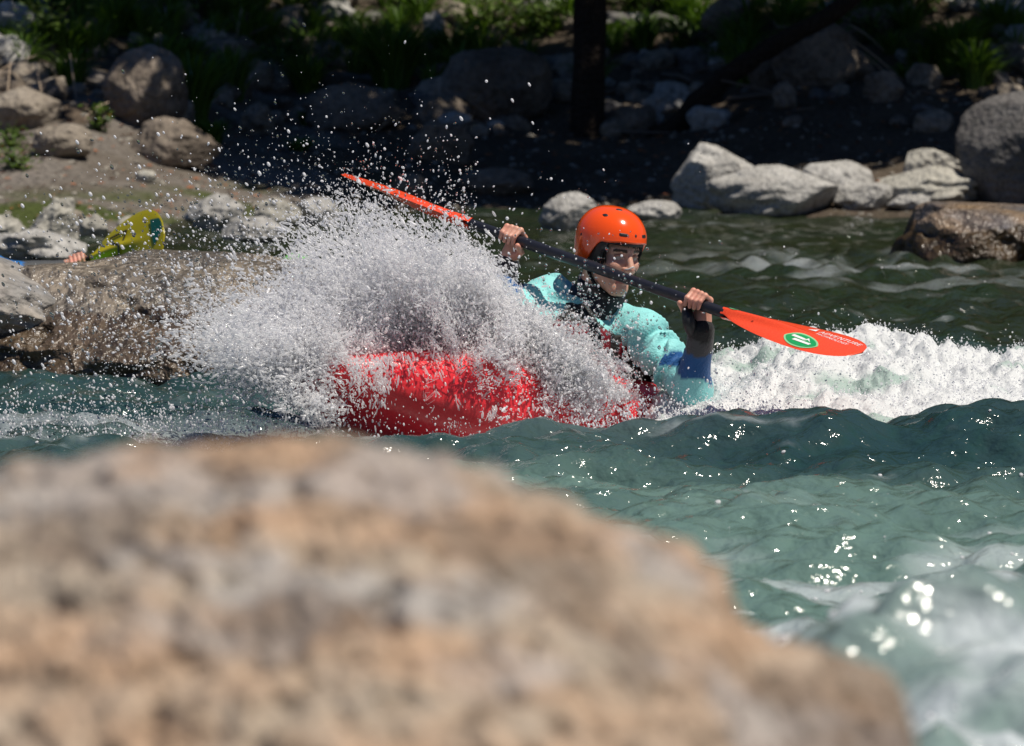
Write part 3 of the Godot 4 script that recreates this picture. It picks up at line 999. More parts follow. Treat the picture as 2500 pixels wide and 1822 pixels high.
func build_trees() -> void:
	cluster = leaf_cluster()
	var f := hit(1432, 330)
	var V := func(x, y, z): return Vector3(x, y, z)
	tree(1, [f - Vector3(0, 0.1, 0), f + Vector3(0.02, 1.2, 0), f + Vector3(-0.05, 3.0, -0.1), f + Vector3(0.1, 7.0, -0.3)], 0.105,
		[[V.call(0.8, 4.0, -14.5), 1.15], [V.call(1.8, 4.0, -14.8), 1.15], [V.call(2.8, 4.2, -15.0), 1.1], [V.call(3.7, 4.2, -15.1), 0.9], [V.call(-0.1, 4.2, -15.2), 1.1], [V.call(1.0, 5.6, -16.4), 1.5], [V.call(2.3, 5.6, -17.0), 1.1], [V.call(3.5, 5.6, -17.2), 0.8], [V.call(0.3, 7.5, -16.6), 2.0], [V.call(0.4, 9.6, -17.0), 1.7]], 340,
		"upright tree trunk between the boulders with its crown above")
	var g := hit(1640, 320)
	var tip := at(2110, -30, g.z + 0.3)
	tree(2, [g - Vector3(0.1, 0.1, 0), at(1760, 200, g.z + 0.05), at(1900, 105, g.z + 0.15), tip, tip + Vector3(0.9, 1.0, 0), tip + Vector3(1.5, 2.6, 0)], 0.075,
		[[tip + Vector3(1.4, 3.4, 0.2), 0.8], [tip + Vector3(2.4, 3.8, -0.2), 0.8]], 90,
		"dark leaning trunk slanting across the upper bank")
	var spots := [
		[-1.2, -22.5, "tree growing on the slope behind the long slab"], [-3.2, -23.0, "tree growing on the slope behind the big round boulder"], [2.6, -22.5, "tree growing on the slope behind the big brown boulder"],
		[4.9, -22.0, "tree growing on the slope behind the huge dark boulder"], [-6.5, -19.5, "tree growing beyond the grey rock pile"], [7.2, -19.5, "tree growing beyond the pitted boulder"],
		[-9.5, -20.0, "tree standing far along the beach"], [10.5, -20.0, "tree standing far down the shore"]]
	for k in spots.size():
		var x: float = spots[k][0]
		var z: float = spots[k][1]
		var b := Vector3(x, bank_y(x, z) - 0.1, z)
		var blobs := [[b + V.call(-0.9, 3.4, 1.6), 1.2], [b + V.call(0.9, 5.0, -0.2), 1.5], [b + V.call(0.0, 6.6, 0.0), 1.9], [b + V.call(0.2, 8.8, 0.0), 1.7]]
		tree(10 + k, [b, b + V.call(0.1, 2.0, 0.0), b + V.call(-0.1, 5.0, 0.1), b + V.call(0.1, 9.0, 0.0)], 0.14, blobs, 110, spots[k][2])
	for k in 9:
		var x := -16.0 + 4.0 * k
		var z := -26.0 - 2.0 * (k % 2)
		var b := Vector3(x, bank_y(x, z) - 0.1, z)
		tree(40 + k, [b, b + V.call(0.1, 3.0, 0.0), b + V.call(0.0, 8.0, 0.0)], 0.2, [[b + V.call(0, 3.0, 0.6), 1.9], [b + V.call(-0.6, 5.5, 0), 2.4], [b + V.call(0.6, 8.2, 0), 2.4]], 260, "tall tree on the wooded slope behind the bank")

# ---------------------------------------------------------------- foam and spray
func build_foam() -> void:
	var xs := PackedFloat32Array()
	var zs := PackedFloat32Array()
	var x := 0.28
	while x < 3.4:
		xs.append(x)
		x += 0.0085 if x < 1.75 else 0.025
	var z := -1.7
	while z < 0.95:
		zs.append(z)
		z += 0.011
	var fy := func(px: float, pz: float) -> float:
		var crest := lerpf(0.125, 0.20, ss(0.5, 0.85, px)) * lerpf(1.0, 0.66, ss(0.95, 1.7, px)) * (1.0 - 0.5 * ss(2.4, 3.4, px))
		var e := (pz + 0.35) / (0.85 if pz > -0.35 else 0.6)
		var body := crest * exp(-e * e * 1.3) * 1.12
		var lump := 0.034 * na.get_noise_2d(px * 210.0, pz * 130.0) + 0.018 * (absf(na.get_noise_2d(px * 420.0 + 7.0, pz * 300.0)) * 2.0 - 0.6) + 0.005 * (absf(na.get_noise_2d(px * 950.0, pz * 800.0 + 3.0)) * 2.0 - 0.6) + 0.001 * nb.get_noise_2d(px * 1300.0, pz * 1300.0)
		var fade := ss(0.28, 0.44, px) * ss(0.93, 0.55, pz) * ss(-1.68, -1.2, pz)
		return -0.12 + (0.12 + body + lump * (0.4 + body * 3.0)) * fade
	var fc := func(p: Vector3) -> Color:
		var t := ss(0.1, 0.4, nb.get_noise_2d(p.x * 80.0 + p.z * 30.0, p.z * 190.0 + 30.0))
		return Color(0.60, 0.62, 0.625).lerp(Color(0.28, 0.38, 0.34), t * 0.85)
	var o := put("breaking_wave_foam", grid_mesh(xs, zs, fy, fc), mats.foam)
	tag(o, "heaped white foam of the breaking wave behind the green ridge", "foam", "", "stuff")
	# froth thrown up along the heap
	var items := []
	var r := RandomNumberGenerator.new()
	r.seed = 88
	for k in 30000:
		var px := 0.3 + 2.2 * pow(r.randf(), 1.2)
		var pz := r.randf_range(-1.1, 0.75)
		var y: float = fy.call(px, pz)
		if y < -0.06: continue
		var s := 0.0009 + 0.0026 * pow(r.randf(), 3.0)
		var up := absf(r.randfn()) * (0.008 + 0.03 * pow(r.randf(), 6.0))
		items.append([Vector3(px, y + up, pz), Vector3.UP, s, 1.0 + 0.6 * r.randf()])
	scatter("foam_froth", items, drop_mesh, "spray_mist", "fine white froth bubbling on the heaped foam", "foam")

func scatter(called: String, items: Array, m: Mesh, material: String, label: String, category: String) -> void:
	var mm := MultiMesh.new()
	mm.transform_format = MultiMesh.TRANSFORM_3D
	mm.mesh = m
	mm.instance_count = items.size()
	for k in items.size():
		var q: Array = items[k]
		var y: Vector3 = q[1].normalized()
		var x := y.cross(Vector3(0.3, 0.2, 0.93)).normalized()
		var zz := x.cross(y)
		var s: float = q[2]
		mm.set_instance_transform(k, Transform3D(Basis(x * s, y * s * q[3], zz * s), q[0]))
	var o := MultiMeshInstance3D.new()
	o.multimesh = mm
	o.material_override = mats[material]
	o.name = numbered(called)
	add_child(o)
	tag(o, label, category, "", "stuff")

func hull_axis_z(x: float) -> float:
	return (0.08 - x) * 1.0

func build_spray() -> void:
	var r := RandomNumberGenerator.new()
	r.seed = 2024
	var items := []
	var clear := []
	var mist := []
	# outer line of the fan of water, in metres at the boat
	var edge := [Vector2(-0.80, 0.20), Vector2(-0.88, 0.33), Vector2(-0.82, 0.44), Vector2(-0.68, 0.54), Vector2(-0.46, 0.60), Vector2(-0.28, 0.61), Vector2(-0.15, 0.55), Vector2(-0.06, 0.46), Vector2(0.03, 0.36), Vector2(0.12, 0.27), Vector2(0.18, 0.15)]
	var strands := Shape.new()
	for j in 900:
		var u := r.randf() * (edge.size() - 1.001)
		var k := int(u)
		var e: Vector2 = edge[k].lerp(edge[k + 1], u - k)
		var xb := lerpf(-0.50, 0.20, clampf((e.x + 0.86) / 1.04, 0.0, 1.0)) + r.randfn() * 0.07
		var front := xb > -0.15 or r.randf() < 0.10
		var over := not front and r.randf() < 0.55
		var zb := hull_axis_z(xb) * 0.9 + (r.randf_range(0.14, 0.30) if front else r.randf_range(0.0, 0.16) if over else r.randf_range(-0.30, 0.0))
		var gust := 0.90 + 0.42 * na.get_noise_2d(u * 55.0, 3.0)
		var reach := pow(r.randf(), 0.6) * gust
		if r.randf() < 0.08: reach *= 1.15
		var base := Vector3(xb, r.randf_range(0.02, 0.18) if front else 0.19 if over else 0.1, zb)
		var tip := Vector3(lerpf(xb, e.x, reach), base.y + (e.y - base.y) * reach, zb + r.randfn() * 0.13)
		var ctl := Vector3(lerpf(xb, tip.x, 0.32), lerpf(base.y, tip.y, 0.72) + 0.02, lerpf(zb, tip.z, 0.5))
		var n := int((24.0 + 680.0 * pow(r.randf(), 2.4)) * (0.4 + reach) * (0.8 if front else 0.95))
		var fine := r.randf() < 0.6
		var wide := 0.003 + 0.028 * pow(r.randf(), 2.5)
		for q in n:
			var t := pow(r.randf(), 0.66)
			var p := base.lerp(ctl, t).lerp(ctl.lerp(tip, t), t)
			var vel := (ctl - base).lerp(tip - ctl, t) + Vector3(r.randfn(), r.randfn(), r.randfn()) * 0.08
			var j2 := wide + (0.05 if e.x < -0.2 else 0.028) * t * t * t
			p += Vector3(r.randfn(), r.randfn(), r.randfn()) * j2
			if p.y < -0.06: continue
			if p.z < 0.1 and p.x > 0.02: p.z += 0.3
			var s := (0.0010 + 0.0014 * r.randf()) if fine else (0.0011 + 0.0036 * pow(r.randf(), 2.4))
			(items if q % 9 == 0 else mist).append([p, vel, s, 1.0 + 4.5 * pow(r.randf(), 2.5)])
		# ropes of water that hold together
		for m in (3 if front else 6):
			var pts := PackedVector3Array()
			var rad := PackedFloat32Array()
			var off := Vector3(r.randfn(), r.randfn(), r.randfn()) * 0.02
			var t0 := r.randf() * 0.7
			var t1 := t0 + r.randf_range(0.12, 0.5)
			var thick := 0.001 + 0.003 * pow(r.randf(), 2.4)
			for q in 15:
				var t := lerpf(t0, t1, q / 14.0)
				var p := base.lerp(ctl, t).lerp(ctl.lerp(tip, t), t) + off
				p += Vector3(na.get_noise_2d(t * 900.0, j * 9.0 + m), na.get_noise_2d(t * 900.0, j * 9.0 + 300.0 + m), na.get_noise_2d(t * 900.0, j * 9.0 + 600.0 + m)) * 0.022
				if p.z < 0.1 and p.x > 0.02: p.z += 0.3
				pts.append(p)
				rad.append(thick * (0.35 + 0.65 * absf(sin(q * 1.1 + j))) * sin(PI * (q + 0.5) / 15.0))
			tube_into(strands, pts, rad, 6)
	var so := put("water_strands", mesh_of(strands.v, strands.i), mats.water_strands)
	tag(so, "ropes and strings of water flung up from the kayak bow", "spray", "", "stuff")
	# water pouring over the deck and down the near side of the hull
	for q in 15000:
		var x := r.randf_range(-0.44, 0.22)
		var clump := nb.get_noise_2d(x * 260.0, 11.0) + 0.5 * na.get_noise_2d(x * 900.0, 5.0)
		var h := 0.24 * pow(r.randf(), 0.55 if x > -0.2 else 0.3)
		if clump + 0.35 * ss(-0.35, 0.05, x) - 0.4 * ss(-0.22, -0.38, x) + 1.6 * (h - 0.12) < r.randf() * 0.75 - 0.15: continue
		var p := Vector3(x + r.randfn() * 0.012, h, hull_axis_z(x) * 0.95 + 0.30 - 0.25 * h + r.randfn() * 0.03)
		mist.append([p, Vector3(r.randfn() * 0.25 - 0.2, 1, r.randfn() * 0.2), 0.0011 + 0.0022 * pow(r.randf(), 2.0), 1.2 + 4.0 * pow(r.randf(), 2.0)])
	# loose drops flung around the fan
	for q in 5200:
		var a := r.randf() * PI
		var far := 0.9 + absf(r.randfn()) * 0.32
		var p := Vector3(-0.38 + cos(a) * 0.70 * far, 0.08 + sin(a) * 0.56 * far, r.randf_range(-0.3, 0.75))
		if p.x > -0.1 and r.randf() < 0.93: continue
		(clear if q % 5 < 2 else items).append([p, Vector3(cos(a), sin(a), 0.2) + Vector3(r.randfn(), r.randfn(), 0) * 0.4, 0.0008 + 0.0028 * pow(r.randf(), 2.8), 1.0 + 0.9 * r.randf()])
	for q in 3000:
		var p := Vector3(-0.85 + r.randfn() * 0.42, 0.33 + r.randfn() * 0.23, r.randf_range(-0.8, 0.7))
		if p.y < 0.0: continue
		(clear if q % 3 == 0 else items).append([p, Vector3(-0.5, 0.8, 0), 0.001 + 0.0042 * pow(r.randf(), 2.6), 1.0 + r.randf()])
	# low veil along the water
	for q in 22000:
		var x := r.randf_range(-2.1, 0.75)
		var p := Vector3(x, absf(r.randfn()) * lerpf(0.06, 0.085, ss(-0.2, 0.4, x)) - 0.02, r.randf_range(-0.2, 0.75))
		if x < 0.1 and r.randf() < 0.6: continue
		items.append([p, Vector3(r.randfn() * 0.3, 1, 0), 0.0009 + 0.0026 * pow(r.randf(), 3.0), 1.0 + r.randf()])
	# drops in front of the paddler's chest
	for q in 2600:
		var p := Vector3(0.20 + r.randfn() * 0.10, 0.22 + r.randfn() * 0.13, r.randf_range(0.24, 0.5))
		if p.y < 0.0: continue
		var big := 0.001 + 0.0036 * pow(r.randf(), 2.2)
		(clear if q % 4 else items).append([p, Vector3(r.randfn() * 0.4, 1, 0), big, 1.0 + 0.5 * r.randf()])
	print("drops ", items.size(), " mist ", mist.size(), " clear ", clear.size())
	scatter("water_spray", items, drop_mesh, "spray_drops", "white spray thrown up by the bow of the red kayak", "spray")
	scatter("water_mist", mist, drop_mesh, "spray_mist", "dense misty veil of fine spray over the kayak bow", "spray")
	scatter("water_drops", clear, drop_mesh, "clear_drops", "clear water drops flying around the paddler and the spray", "drops")
	# flecks of foam riding on the river
	var fl := []
	for q in 30000:
		var z := 9.5 - 25.0 * pow(r.randf(), 0.9)
		var x := r.randf_range(-1, 1) * (0.10 * (16.0 - z) + 0.5)
		var f := foam_at(x, z)
		if r.randf() > f * f * 1.4 + 0.02: continue
		fl.append([Vector3(x, water_y(x, z) + 0.002, z), Vector3(r.randfn() * 0.2, 1, r.randfn() * 0.2), 0.0015 + 0.006 * pow(r.randf(), 2.5), 0.6])
	scatter("foam_flecks", fl, drop_mesh, "spray_drops", "white flecks of foam riding on the rough river", "foam")

# ---------------------------------------------------------------- boats and paddles
func hull(len_: float, wide: float, low: float, high: float, rocker: float) -> ArrayMesh:
	var rings := []
	var n := 44
	for k in n + 1:
		var s := -1.0 + 2.0 * k / n
		s = signf(s) * (1.0 - pow(1.0 - absf(s), 1.5))
		var w := wide * pow(maxf(1.0 - pow(absf(s), 2.4), 0.0008), 0.62)
		var keel := -low + rocker * pow(absf(s), 2.4)
		var deck := high - (0.02 + 0.10 * maxf(s, 0.0)) * s * s + 0.02 * exp(-pow((s - 0.25) * 4.0, 2.0))
		if keel > deck - 0.03: keel = deck - 0.03
		var mid := (keel + deck) * 0.5
		var half := (deck - keel) * 0.5
		var ring := PackedVector3Array()
		for j in 32:
			var a := TAU * j / 32
			var ca := cos(a)
			var sa := sin(a)
			var p := 0.62 if sa < 0.0 else 0.82
			var q := 0.55 if sa < 0.0 else 0.9
			var y := mid + half * signf(sa) * pow(absf(sa), p)
			var zz := w * signf(ca) * pow(absf(ca), q) * (0.9 + 0.1 * sa)
			ring.append(Vector3(s * len_ * 0.5, y, zz))
		rings.append(ring)
	return loft(rings)

func build_kayak() -> void:
	var k := thing("kayak", Vector3(0.12, -0.01, 0.0), "red whitewater kayak lifting its bow through the spray", "kayak")
	k.rotation = Vector3(0, PI + deg_to_rad(46), 0)
	k.rotation_order = EULER_ORDER_YXZ
	k.rotation = Vector3(deg_to_rad(13), PI + deg_to_rad(45), deg_to_rad(11))
	put("hull", hull(2.0, 0.31, 0.17, 0.16, 0.2), mats.red_hull, k)
	var rim := PackedVector3Array()
	var rr := PackedFloat32Array()
	for j in 33:
		var a := TAU * j / 32
		rim.append(Vector3(-0.08 + cos(a) * 0.40, 0.165 + 0.03 * cos(a), sin(a) * 0.23))
		rr.append(0.013)
	put("cockpit_rim", tube(rim, rr, 8), mats.black_rubber, k)
	var sk := []
	for ring in 6:
		var t := ring / 5.0
		var ringp := PackedVector3Array()
		for j in 28:
			var a := TAU * j / 28
			ringp.append(Vector3(-0.10 + cos(a) * lerpf(0.4, 0.15, t), 0.17 + 0.03 * cos(a) + 0.10 * t * t, sin(a) * lerpf(0.23, 0.14, t)))
		sk.append(ringp)
	put("spray_skirt", loft(sk), mats.black_rubber, k)
	put("grab_loop", tube(curve([Vector3(0.90, 0.05, -0.03), Vector3(0.94, 0.085, 0.0), Vector3(0.90, 0.05, 0.03)], 6), tapered(13, 0.008), 6), mats.black_webbing, k)
	put("deck_strap", tube(curve([Vector3(-0.46, 0.15, 0.23), Vector3(-0.52, 0.19, 0.1), Vector3(-0.6, 0.185, -0.1)], 6), tapered(13, 0.009), 6), mats.black_webbing, k)
	put("deck_strap", tube(curve([Vector3(-0.40, 0.16, 0.27), Vector3(-0.55, 0.13, 0.30), Vector3(-0.62, 0.05, 0.27)], 6), tapered(13, 0.008), 6), mats.black_webbing, k)
	# second boat, behind the long rock
	var g := thing("kayak", Vector3(-2.0, 0.02, -4.6), "lime green kayak mostly hidden behind the long broad rock and spray", "kayak")
	g.rotation = Vector3(0, deg_to_rad(-4), deg_to_rad(5))
	put("hull", hull(2.5, 0.32, 0.15, 0.13, 0.2), mats.green_hull, g)
	put("bow_bumper", ball(Vector3(1.22, 0.09, 0), Vector3(0.06, 0.055, 0.05)), mats.green_hull, g)

func tapered(n: int, r: float) -> PackedFloat32Array:
	var o := PackedFloat32Array()
	o.resize(n)
	o.fill(r)
	return o

func blade_mesh(len_: float, half: float, thick: float, skew: float) -> ArrayMesh:
	# lies along +x, its width along y, its face towards +z
	var s := Shape.new()
	var nu := 40
	var nv := 20
	for side in [1.0, -1.0]:
		for i in nu + 1:
			var u := float(i) / nu
			var w := half * pow(sin(PI * pow(u, 0.72) * 0.5 + 0.0), 0.9) * sqrt(maxf(1.0 - pow(u, 7.0), 0.0))
			w = maxf(w, 0.016 * (1.0 - u) + 0.0015)
			for j in nv + 1:
				var t := -1.0 + 2.0 * j / nv
				var spine := 0.015 * (1.0 - ss(0.25, 0.85, u)) * exp(-pow(t * w / 0.016, 2.0))
				var edge := thick * 0.5 * sqrt(maxf(1.0 - t * t, 0.0)) + spine
				var cup := -0.018 * u * u - 0.010 * (t * t) * sin(PI * u)
				s.v.append(Vector3(u * len_, t * w + skew * u * u, cup + side * edge))
		var f := (nu + 1) * (nv + 1) * (0 if side > 0.0 else 1)
		for i in nu:
			for j in nv:
				var a := f + i * (nv + 1) + j
				if side > 0.0: s.quad(a, a + nv + 1, a + nv + 2, a + 1)
				else: s.quad(a, a + 1, a + nv + 2, a + nv + 1)
	return mesh_of(s.v, s.i)

func flat_shape(pts: Array, z: float) -> ArrayMesh:
	var poly := PackedVector2Array(pts)
	var tri := Geometry2D.triangulate_polygon(poly)
	var v := PackedVector3Array()
	for p in poly: v.append(Vector3(p.x, p.y, z))
	var idx := PackedInt32Array()
	for k in range(0, tri.size(), 3):
		var a := poly[tri[k]]
		var b := poly[tri[k + 1]]
		var c := poly[tri[k + 2]]
		if (b - a).cross(c - a) > 0.0: idx.append_array(PackedInt32Array([tri[k], tri[k + 1], tri[k + 2]]))
		else: idx.append_array(PackedInt32Array([tri[k], tri[k + 2], tri[k + 1]]))
	return mesh_of(v, idx)

func wrap_to_blade(m: ArrayMesh, off: float, len_: float, half: float) -> ArrayMesh:
	# bends flat print so that it lies on the blade's face
	var arr := m.surface_get_arrays(0)
	var v: PackedVector3Array = arr[Mesh.ARRAY_VERTEX]
	for k in v.size():
		var u := clampf(v[k].x / len_, 0.0, 1.0)
		var w := half * pow(sin(PI * pow(u, 0.72) * 0.5), 0.9) * sqrt(maxf(1.0 - pow(u, 7.0), 0.0))
		w = maxf(w, 0.017)
		var t := clampf(v[k].y / w, -1.0, 1.0)
		v[k].z += -0.018 * u * u - 0.010 * t * t * sin(PI * u) + 0.003 * sqrt(1.0 - t * t) + 0.015 * (1.0 - ss(0.25, 0.85, u)) * exp(-pow(t * w / 0.016, 2.0)) + off
	arr[Mesh.ARRAY_VERTEX] = v
	var o := ArrayMesh.new()
	o.add_surface_from_arrays(Mesh.PRIMITIVE_TRIANGLES, arr)
	return o

func words(t: String, height: float) -> ArrayMesh:
	var tm := TextMesh.new()
	var f := SystemFont.new()
	f.font_names = PackedStringArray(["Droid Sans"])
	f.font_weight = 500
	f.font_italic = true
	tm.font = f
	tm.text = t
	tm.font_size = 48
	tm.pixel_size = height / 35.0
	tm.depth = 0.0004
	tm.curve_step = 2.0
	tm.horizontal_alignment = HORIZONTAL_ALIGNMENT_LEFT
	var am := ArrayMesh.new()
	am.add_surface_from_arrays(Mesh.PRIMITIVE_TRIANGLES, tm.get_mesh_arrays())
	return am

func moved(m: ArrayMesh, t: Transform3D) -> ArrayMesh:
	var arr := m.surface_get_arrays(0)
	var v: PackedVector3Array = arr[Mesh.ARRAY_VERTEX]
	for k in v.size(): v[k] = t * v[k]
	arr[Mesh.ARRAY_VERTEX] = v
	var o := ArrayMesh.new()
	o.add_surface_from_arrays(Mesh.PRIMITIVE_TRIANGLES, arr)
	return o

var hand_r: Vector3
var hand_l: Vector3
var shaft_dir: Vector3

func build_paddles() -> void:
	hand_r = at(1250, 582, -0.03)
	hand_l = at(1702, 741, 0.34)
	shaft_dir = (hand_l - hand_r).normalized()
	var end_l := hand_l + shaft_dir * ((at(1772, 766, 0.4) - hand_l).length())
	var end_r := hand_r - shaft_dir * 0.16
	var p := thing("paddle", hand_r.lerp(hand_l, 0.5), "red bladed kayak paddle with a black shaft held across the face", "paddle")
	var o := p.position
	put("shaft", line(end_r - o, end_l - o, 0.0155, 0.0155, 20), mats.shaft_black, p)
	put("grip", line(hand_l - shaft_dir * 0.10 - o, end_l - shaft_dir * 0.004 - o, 0.0162, 0.0162, 20), mats.shaft_black, p)
	put("grip", line(hand_r - shaft_dir * 0.05 - o, hand_r + shaft_dir * 0.36 - o, 0.0162, 0.0162, 20), mats.shaft_black, p)
	# blade with the lettering
	var tip := at(2106, 846, 0.40 + 0.27)
	var ax := (tip - end_l).normalized()
	var up0 := (Vector3(0, 1, 0) - ax * ax.y).normalized()
	var out0 := ax.cross(up0)
	var tilt := deg_to_rad(77)
	var wv := (up0 * cos(tilt) - out0 * sin(tilt)).normalized()
	var b := Transform3D(Basis(ax, wv, ax.cross(wv)), end_l - ax * 0.01 - o)
	var length := (tip - end_l).length() + 0.01
	var bl := put("blade", blade_mesh(length, 0.098, 0.006, 0.0), mats.blade_red, p)
	bl.transform = b
	bl.set_meta("label", "red blade with white lettering and green sticker")
	var tx := put("lettering", wrap_to_blade(moved(words("ADVENTURE", 0.0195), Transform3D(Basis().rotated(Vector3(0, 0, 1), -0.07), Vector3(length * 0.635, 0.044, 0))), 0.001, length, 0.098), mats.white_print, bl)
	put("lettering", wrap_to_blade(moved(words("TECHNOLOGY", 0.013), Transform3D(Basis().rotated(Vector3(0, 0, 1), -0.07), Vector3(length * 0.64, 0.020, 0))), 0.001, length, 0.098), mats.white_print, bl)
	put("emblem", wrap_to_blade(flat_shape([Vector2(length * 0.56, 0.036), Vector2(length * 0.615, 0.036), Vector2(length * 0.607, 0.052), Vector2(length * 0.60, 0.066), Vector2(length * 0.592, 0.05)], 0.0), 0.0014, length, 0.098), mats.white_print, bl)
	var sx := length * 0.63
	var dia := []
	var dib := []
	for k in 40:
		var a := TAU * k / 40
		var w := Vector2(signf(cos(a)) * pow(absf(cos(a)), 0.9), signf(sin(a)) * pow(absf(sin(a)), 1.35))
		dia.append(Vector2(sx, -0.046) + Vector2(w.x * 0.060, w.y * 0.034 + w.x * -0.006))
		dib.append(Vector2(sx, -0.046) + Vector2(w.x * 0.054, w.y * 0.028 + w.x * -0.006))
	var st := put("sticker", wrap_to_blade(flat_shape(dia, 0.0), 0.0016, length, 0.098), mats.pale_green_print, bl)
	put("sticker_print", wrap_to_blade(flat_shape(dib, 0.0), 0.0022, length, 0.098), mats.green_print, st)
	put("mountain_print", wrap_to_blade(flat_shape([Vector2(sx + 0.004, -0.046), Vector2(sx + 0.014, -0.026), Vector2(sx + 0.03, -0.046), Vector2(sx + 0.022, -0.04), Vector2(sx + 0.016, -0.036), Vector2(sx + 0.011, -0.042)], 0.0), 0.0028, length, 0.098), mats.white_print, st)
	for q in [[-0.040, -0.036, 0.044], [-0.026, -0.054, 0.060]]:
		put("lettering", wrap_to_blade(flat_shape([Vector2(sx + q[0], q[1]), Vector2(sx + q[0] + q[2], q[1] - 0.006), Vector2(sx + q[0] + q[2] + 0.004, q[1] + 0.003), Vector2(sx + q[0] + 0.004, q[1] + 0.010)], 0.0), 0.0028, length, 0.098), mats.white_print, st)
	# small round sticker at the neck
	var disc := []
	for k in 24: disc.append(Vector2(length * 0.07 + cos(TAU * k / 24) * 0.02, 0.006 + sin(TAU * k / 24) * 0.0085))
	var sd := put("sticker", wrap_to_blade(flat_shape(disc, 0.0), 0.002, length, 0.098), mats.pale_green_print, bl)
	var disc2 := []
	for k in 24: disc2.append(Vector2(length * 0.07 + cos(TAU * k / 24) * 0.015, 0.006 + sin(TAU * k / 24) * 0.0055))
	put("sticker_print", wrap_to_blade(flat_shape(disc2, 0.0), 0.0026, length, 0.098), mats.green_print, sd)
	# the other blade, nearly edge on
	var tip2 := at(838, 440, -0.36)
	var ax2 := (tip2 - end_r).normalized()
	var up2 := (Vector3(0, 1, 0) - ax2 * ax2.y).normalized()
	var out2 := ax2.cross(up2)
	var tl := deg_to_rad(97)
	var wv2 := (up2 * cos(tl) + out2 * sin(tl)).normalized()
	var bl2 := put("blade", blade_mesh((tip2 - end_r).length() + 0.01, 0.095, 0.006, 0.0), mats.blade_red, p)
	bl2.transform = Transform3D(Basis(ax2, wv2, ax2.cross(wv2)), end_r - ax2 * 0.01 - o)
	# yellow paddle behind the rock
	var h2 := at(192, 643, -4.45)
	var q2 := thing("paddle", h2, "yellow paddle blade with a teal tip raised behind the long rock", "paddle")
	var root := at(228, 630, -4.45)
	var ty := at(392, 556, -4.2)
	var a3 := (ty - root).normalized()
	put("shaft", line(Vector3.ZERO - a3 * 0.55, root - h2 + a3 * 0.02, 0.015, 0.015, 14), mats.shaft_black, q2)
	var u3 := (Vector3(0, 1, 0) - a3 * a3.y).normalized()
	var o3 := a3.cross(u3)
	var w3 := (u3 * cos(0.25) - o3 * sin(0.25)).normalized()
	var l3 := (ty - root).length()
	var yb := put("blade", blade_mesh(l3, 0.128, 0.006, -0.02), mats.blade_yellow, q2)
	yb.transform = Transform3D(Basis(a3, w3, a3.cross(w3)), root - h2)
	var tipm := []
	for k in 16:
		var t := -0.9 + 1.5 * k / 15.0
		tipm.append(Vector2(l3 * (0.985 - 0.12 * t * t), t * 0.06 + 0.012))
	for k in 16:
		var t := 0.6 - 1.5 * k / 15.0
		tipm.append(Vector2(l3 * (0.84 - 0.03 * t), t * 0.07 + 0.012))
	put("tip_print", wrap_to_blade(flat_shape(tipm, 0.0), 0.003, l3, 0.128), mats.blade_teal, yb)
	for q in [[0.25, 0.045, 0.5, 0.05], [0.5, 0.05, 0.4, -0.02], [0.3, 0.02, 0.34, -0.05], [0.3, 0.02, 0.42, 0.0], [0.42, 0.0, 0.36, -0.06]]:
		var a := Vector2(q[0] * l3, q[1])
		var c := Vector2(q[2] * l3, q[3])
		var nn := (c - a).orthogonal().normalized() * 0.004
		put("print_line", wrap_to_blade(flat_shape([a - nn, c - nn, c + nn, a + nn], 0.0), 0.003, l3, 0.128), mats.black_rubber, yb)

# ---------------------------------------------------------------- people
func coloured(s: Shape, fc: Callable) -> ArrayMesh:
	var c := PackedColorArray()
	for p in s.v: c.append(fc.call(p))
	return mesh_of(s.v, s.i, c)

func head_field(q: Vector3) -> float:
	var p := Vector3(absf(q.x), q.y, q.z)
	var d := ell(p, Vector3(0, 0.034, -0.012), Vector3(0.074, 0.09, 0.093))
	d = smin(d, ell(p, Vector3(0, -0.03, 0.028), Vector3(0.058, 0.082, 0.062)), 0.03)
	d = smin(d, cap(p, Vector3(0.05, -0.05, -0.002), Vector3(0.012, -0.1, 0.062), 0.02, 0.019), 0.025)
	d = smin(d, cap(p, Vector3(0, -0.1, 0.066), Vector3(0.01, -0.1, 0.064), 0.018, 0.016), 0.02)
	d = smin(d, cap(p, Vector3(0.01, 0.022, 0.083), Vector3(0.042, 0.019, 0.068), 0.011, 0.01), 0.016)
	d = smin(d, ell(p, Vector3(0.036, -0.026, 0.068), Vector3(0.022, 0.02, 0.02)), 0.02)
	d = -smin(-d, ell(p, Vector3(0.031, -0.001, 0.094), Vector3(0.017, 0.0115, 0.014)), 0.012)
	d = smin(d, cap(p, Vector3(0, 0.012, 0.088), Vector3(0, -0.03, 0.111), 0.0085, 0.0115), 0.012)
	d = smin(d, ell(p, Vector3(0.011, -0.035, 0.1), Vector3(0.009, 0.008, 0.01)), 0.006)
	d = smin(d, cap(p, Vector3(0, -0.062, 0.089), Vector3(0.02, -0.065, 0.08), 0.0065, 0.004), 0.008)
	d = smin(d, cap(p, Vector3(0, -0.073, 0.088), Vector3(0.017, -0.07, 0.081), 0.007, 0.004), 0.008)
	d = smin(d, ell(p, Vector3(0.078, -0.012, -0.012), Vector3(0.009, 0.03, 0.018)), 0.008)
	return smin(d, cap(q, Vector3(0, -0.06, -0.025), Vector3(-0.01, -0.19, -0.05), 0.052, 0.058), 0.03)

